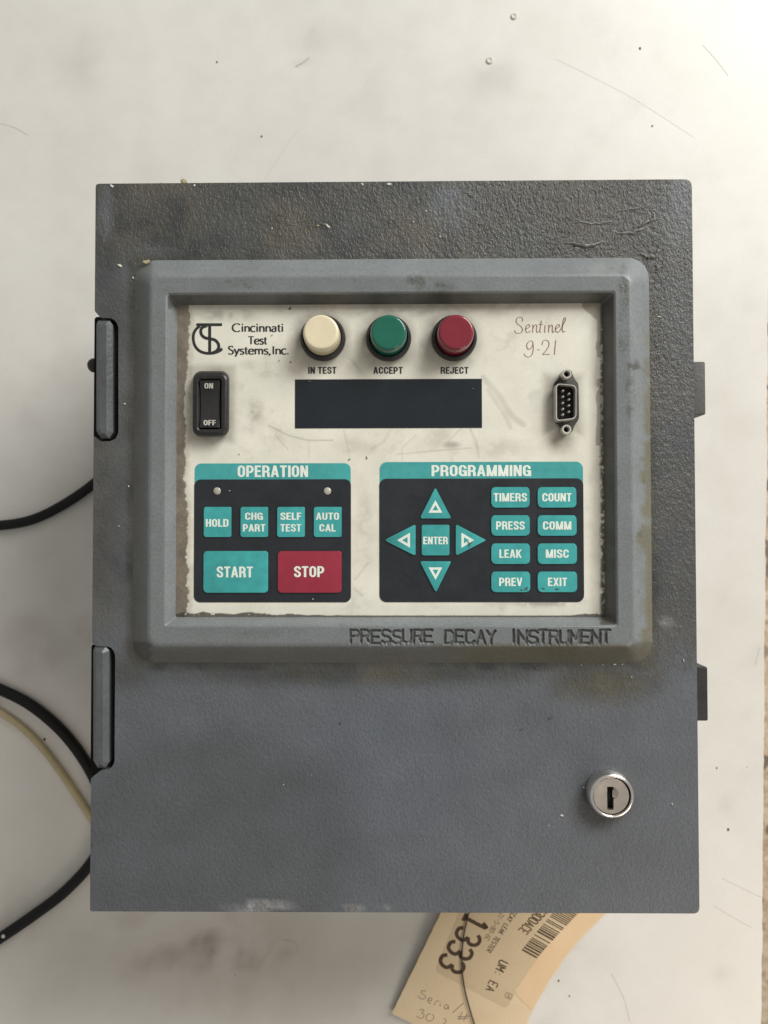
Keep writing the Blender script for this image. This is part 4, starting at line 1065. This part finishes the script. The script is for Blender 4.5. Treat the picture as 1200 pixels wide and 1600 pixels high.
DG = {'1': [[(.25, .8), (.55, 1), (.55, 0)], [(.2, 0), (.9, 0)]], '3': [[(0, .84), (.25, 1), (.72, 1), (1, .82), (.95, .62), (.55, .52)], [(.55, .52), (.98, .4), (1, .17), (.72, 0), (.25, 0), (0, .15)]]}
for ch, (cx, cy) in zip('1333', ((743, 1441), (731.5, 1463.5), (719, 1485), (706.5, 1506))):
    for st in DG[ch]:
        pts = []
        for a, b in st:
            v_ = np.array((cx, cy)) + dv * (a - .5) * 17.5 + uv * (b - .5) * 37; pts.append(tuple(v_))
        ribbon(pb, catmull(pts, 4), 5.7, 0, 'print', zs_)
lab(pb.build('printed_number', tag, smooth=False), 'large number 1333')
ls = MB()
zz_ = lambda x, y: zt_(x, y) + .00022
typed(ls, 'PRESSURE DECAY LEAK TESTER', 797, 1436, 122, 7.6, 1.0, 'print', math.radians(123.5), zz_)
typed(ls, 'I-21-5-80-6C', 775, 1444, 58, 7.4, .8, 'faint_print', math.radians(122), zz_)
typed(ls, 'UM: EA', 776.5, 1525.5, 51, 14, 1.7, 'print', math.radians(116.5), zz_)
typed(ls, '1S300ACE', 836, 1436, 58, 14.5, 1.7, 'print', math.radians(133), zz_, .22)
ls.build('printed_text', tag, smooth=False)
bc = MB(); p0 = np.array((815, 1484.5)); t = 0.0; random.seed(5)
d2 = np.array((math.cos(math.radians(-50)), math.sin(math.radians(-50)))); u2 = np.array((math.cos(math.radians(29)), math.sin(math.radians(29))))
while t < 118:
    wd = random.choice((1.4, 1.4, 2.6)); L = 26.5 + t * .05
    a = p0 + d2 * (t + wd / 2); b = a + u2 * L
    ribbon(bc, [tuple(a), tuple((a + b) / 2), tuple(b)], wd * .96, 0, 'print', zz_)
    t += wd + random.choice((1.7, 1.7, 2.2, 5.0))
bc.build('barcode', tag, smooth=False)
ic = MB(); q = lambda L: [(600 + a / 6, 1420 + b / 6) for a, b in L]
for st in ([(1150, 782), (1205, 806)], [(1205, 806), (1185, 850)], [(1185, 850), (1132, 824)], [(1132, 824), (1150, 782)], [(1162, 800), (1180, 812), (1168, 822), (1178, 832)], [(1158, 812), (1170, 836)]):
    ribbon(ic, q(st), .7, 0, 'faint_print', zz_)
ic.build('printed_box', tag, smooth=False)
hw = MB(); zw_ = lambda x, y: zt_(x, y) + .00010
for st in ([(395, 772), (360, 768), (352, 790), (385, 815), (388, 838), (350, 845), (318, 815)], [(415, 856), (445, 862), (448, 840), (425, 835), (410, 860), (420, 884), (440, 880)],
           [(470, 905), (485, 875), (505, 862), (515, 872)], [(525, 915), (530, 890)], [(536, 872), (539, 876)], [(600, 905), (580, 900), (566, 920), (575, 942), (598, 928), (605, 906), (602, 945)],
           [(750, 882), (700, 925), (645, 975)], [(735, 968), (718, 1000), (705, 1042)], [(780, 985), (765, 1015), (745, 1050)], [(690, 1010), (740, 1012), (805, 1005)], [(690, 1030), (750, 1030), (785, 1028)],
           [(330, 948), (358, 944), (375, 955), (352, 976), (372, 985), (372, 1012), (345, 1030), (305, 1008)], [(440, 985), (412, 990), (395, 1020), (408, 1048), (440, 1052), (468, 1020), (455, 990)], [(560, 1030), (578, 1035), (580, 1060), (560, 1080), (545, 1090), (590, 1110)]):
    ribbon(hw, catmull(q(st), 5), .8, 0, 'pencil', zw_)
lab(hw.build('handwriting', tag, smooth=False), 'pencilled words Serial # 302')
st_ = catmull([(745, 1370), (738, 1405), (731.5, 1430), (725, 1460), (722, 1490), (722.5, 1520), (727, 1550), (735, 1580), (743, 1606), (750, 1630)], 8)
mb = MB(); W = P(st_[:, 0], st_[:, 1], zt_(st_[:, 0], st_[:, 1]) + .0011); tube(mb, W, .00042, 'string', 8); mb.build('tie_string', tag)
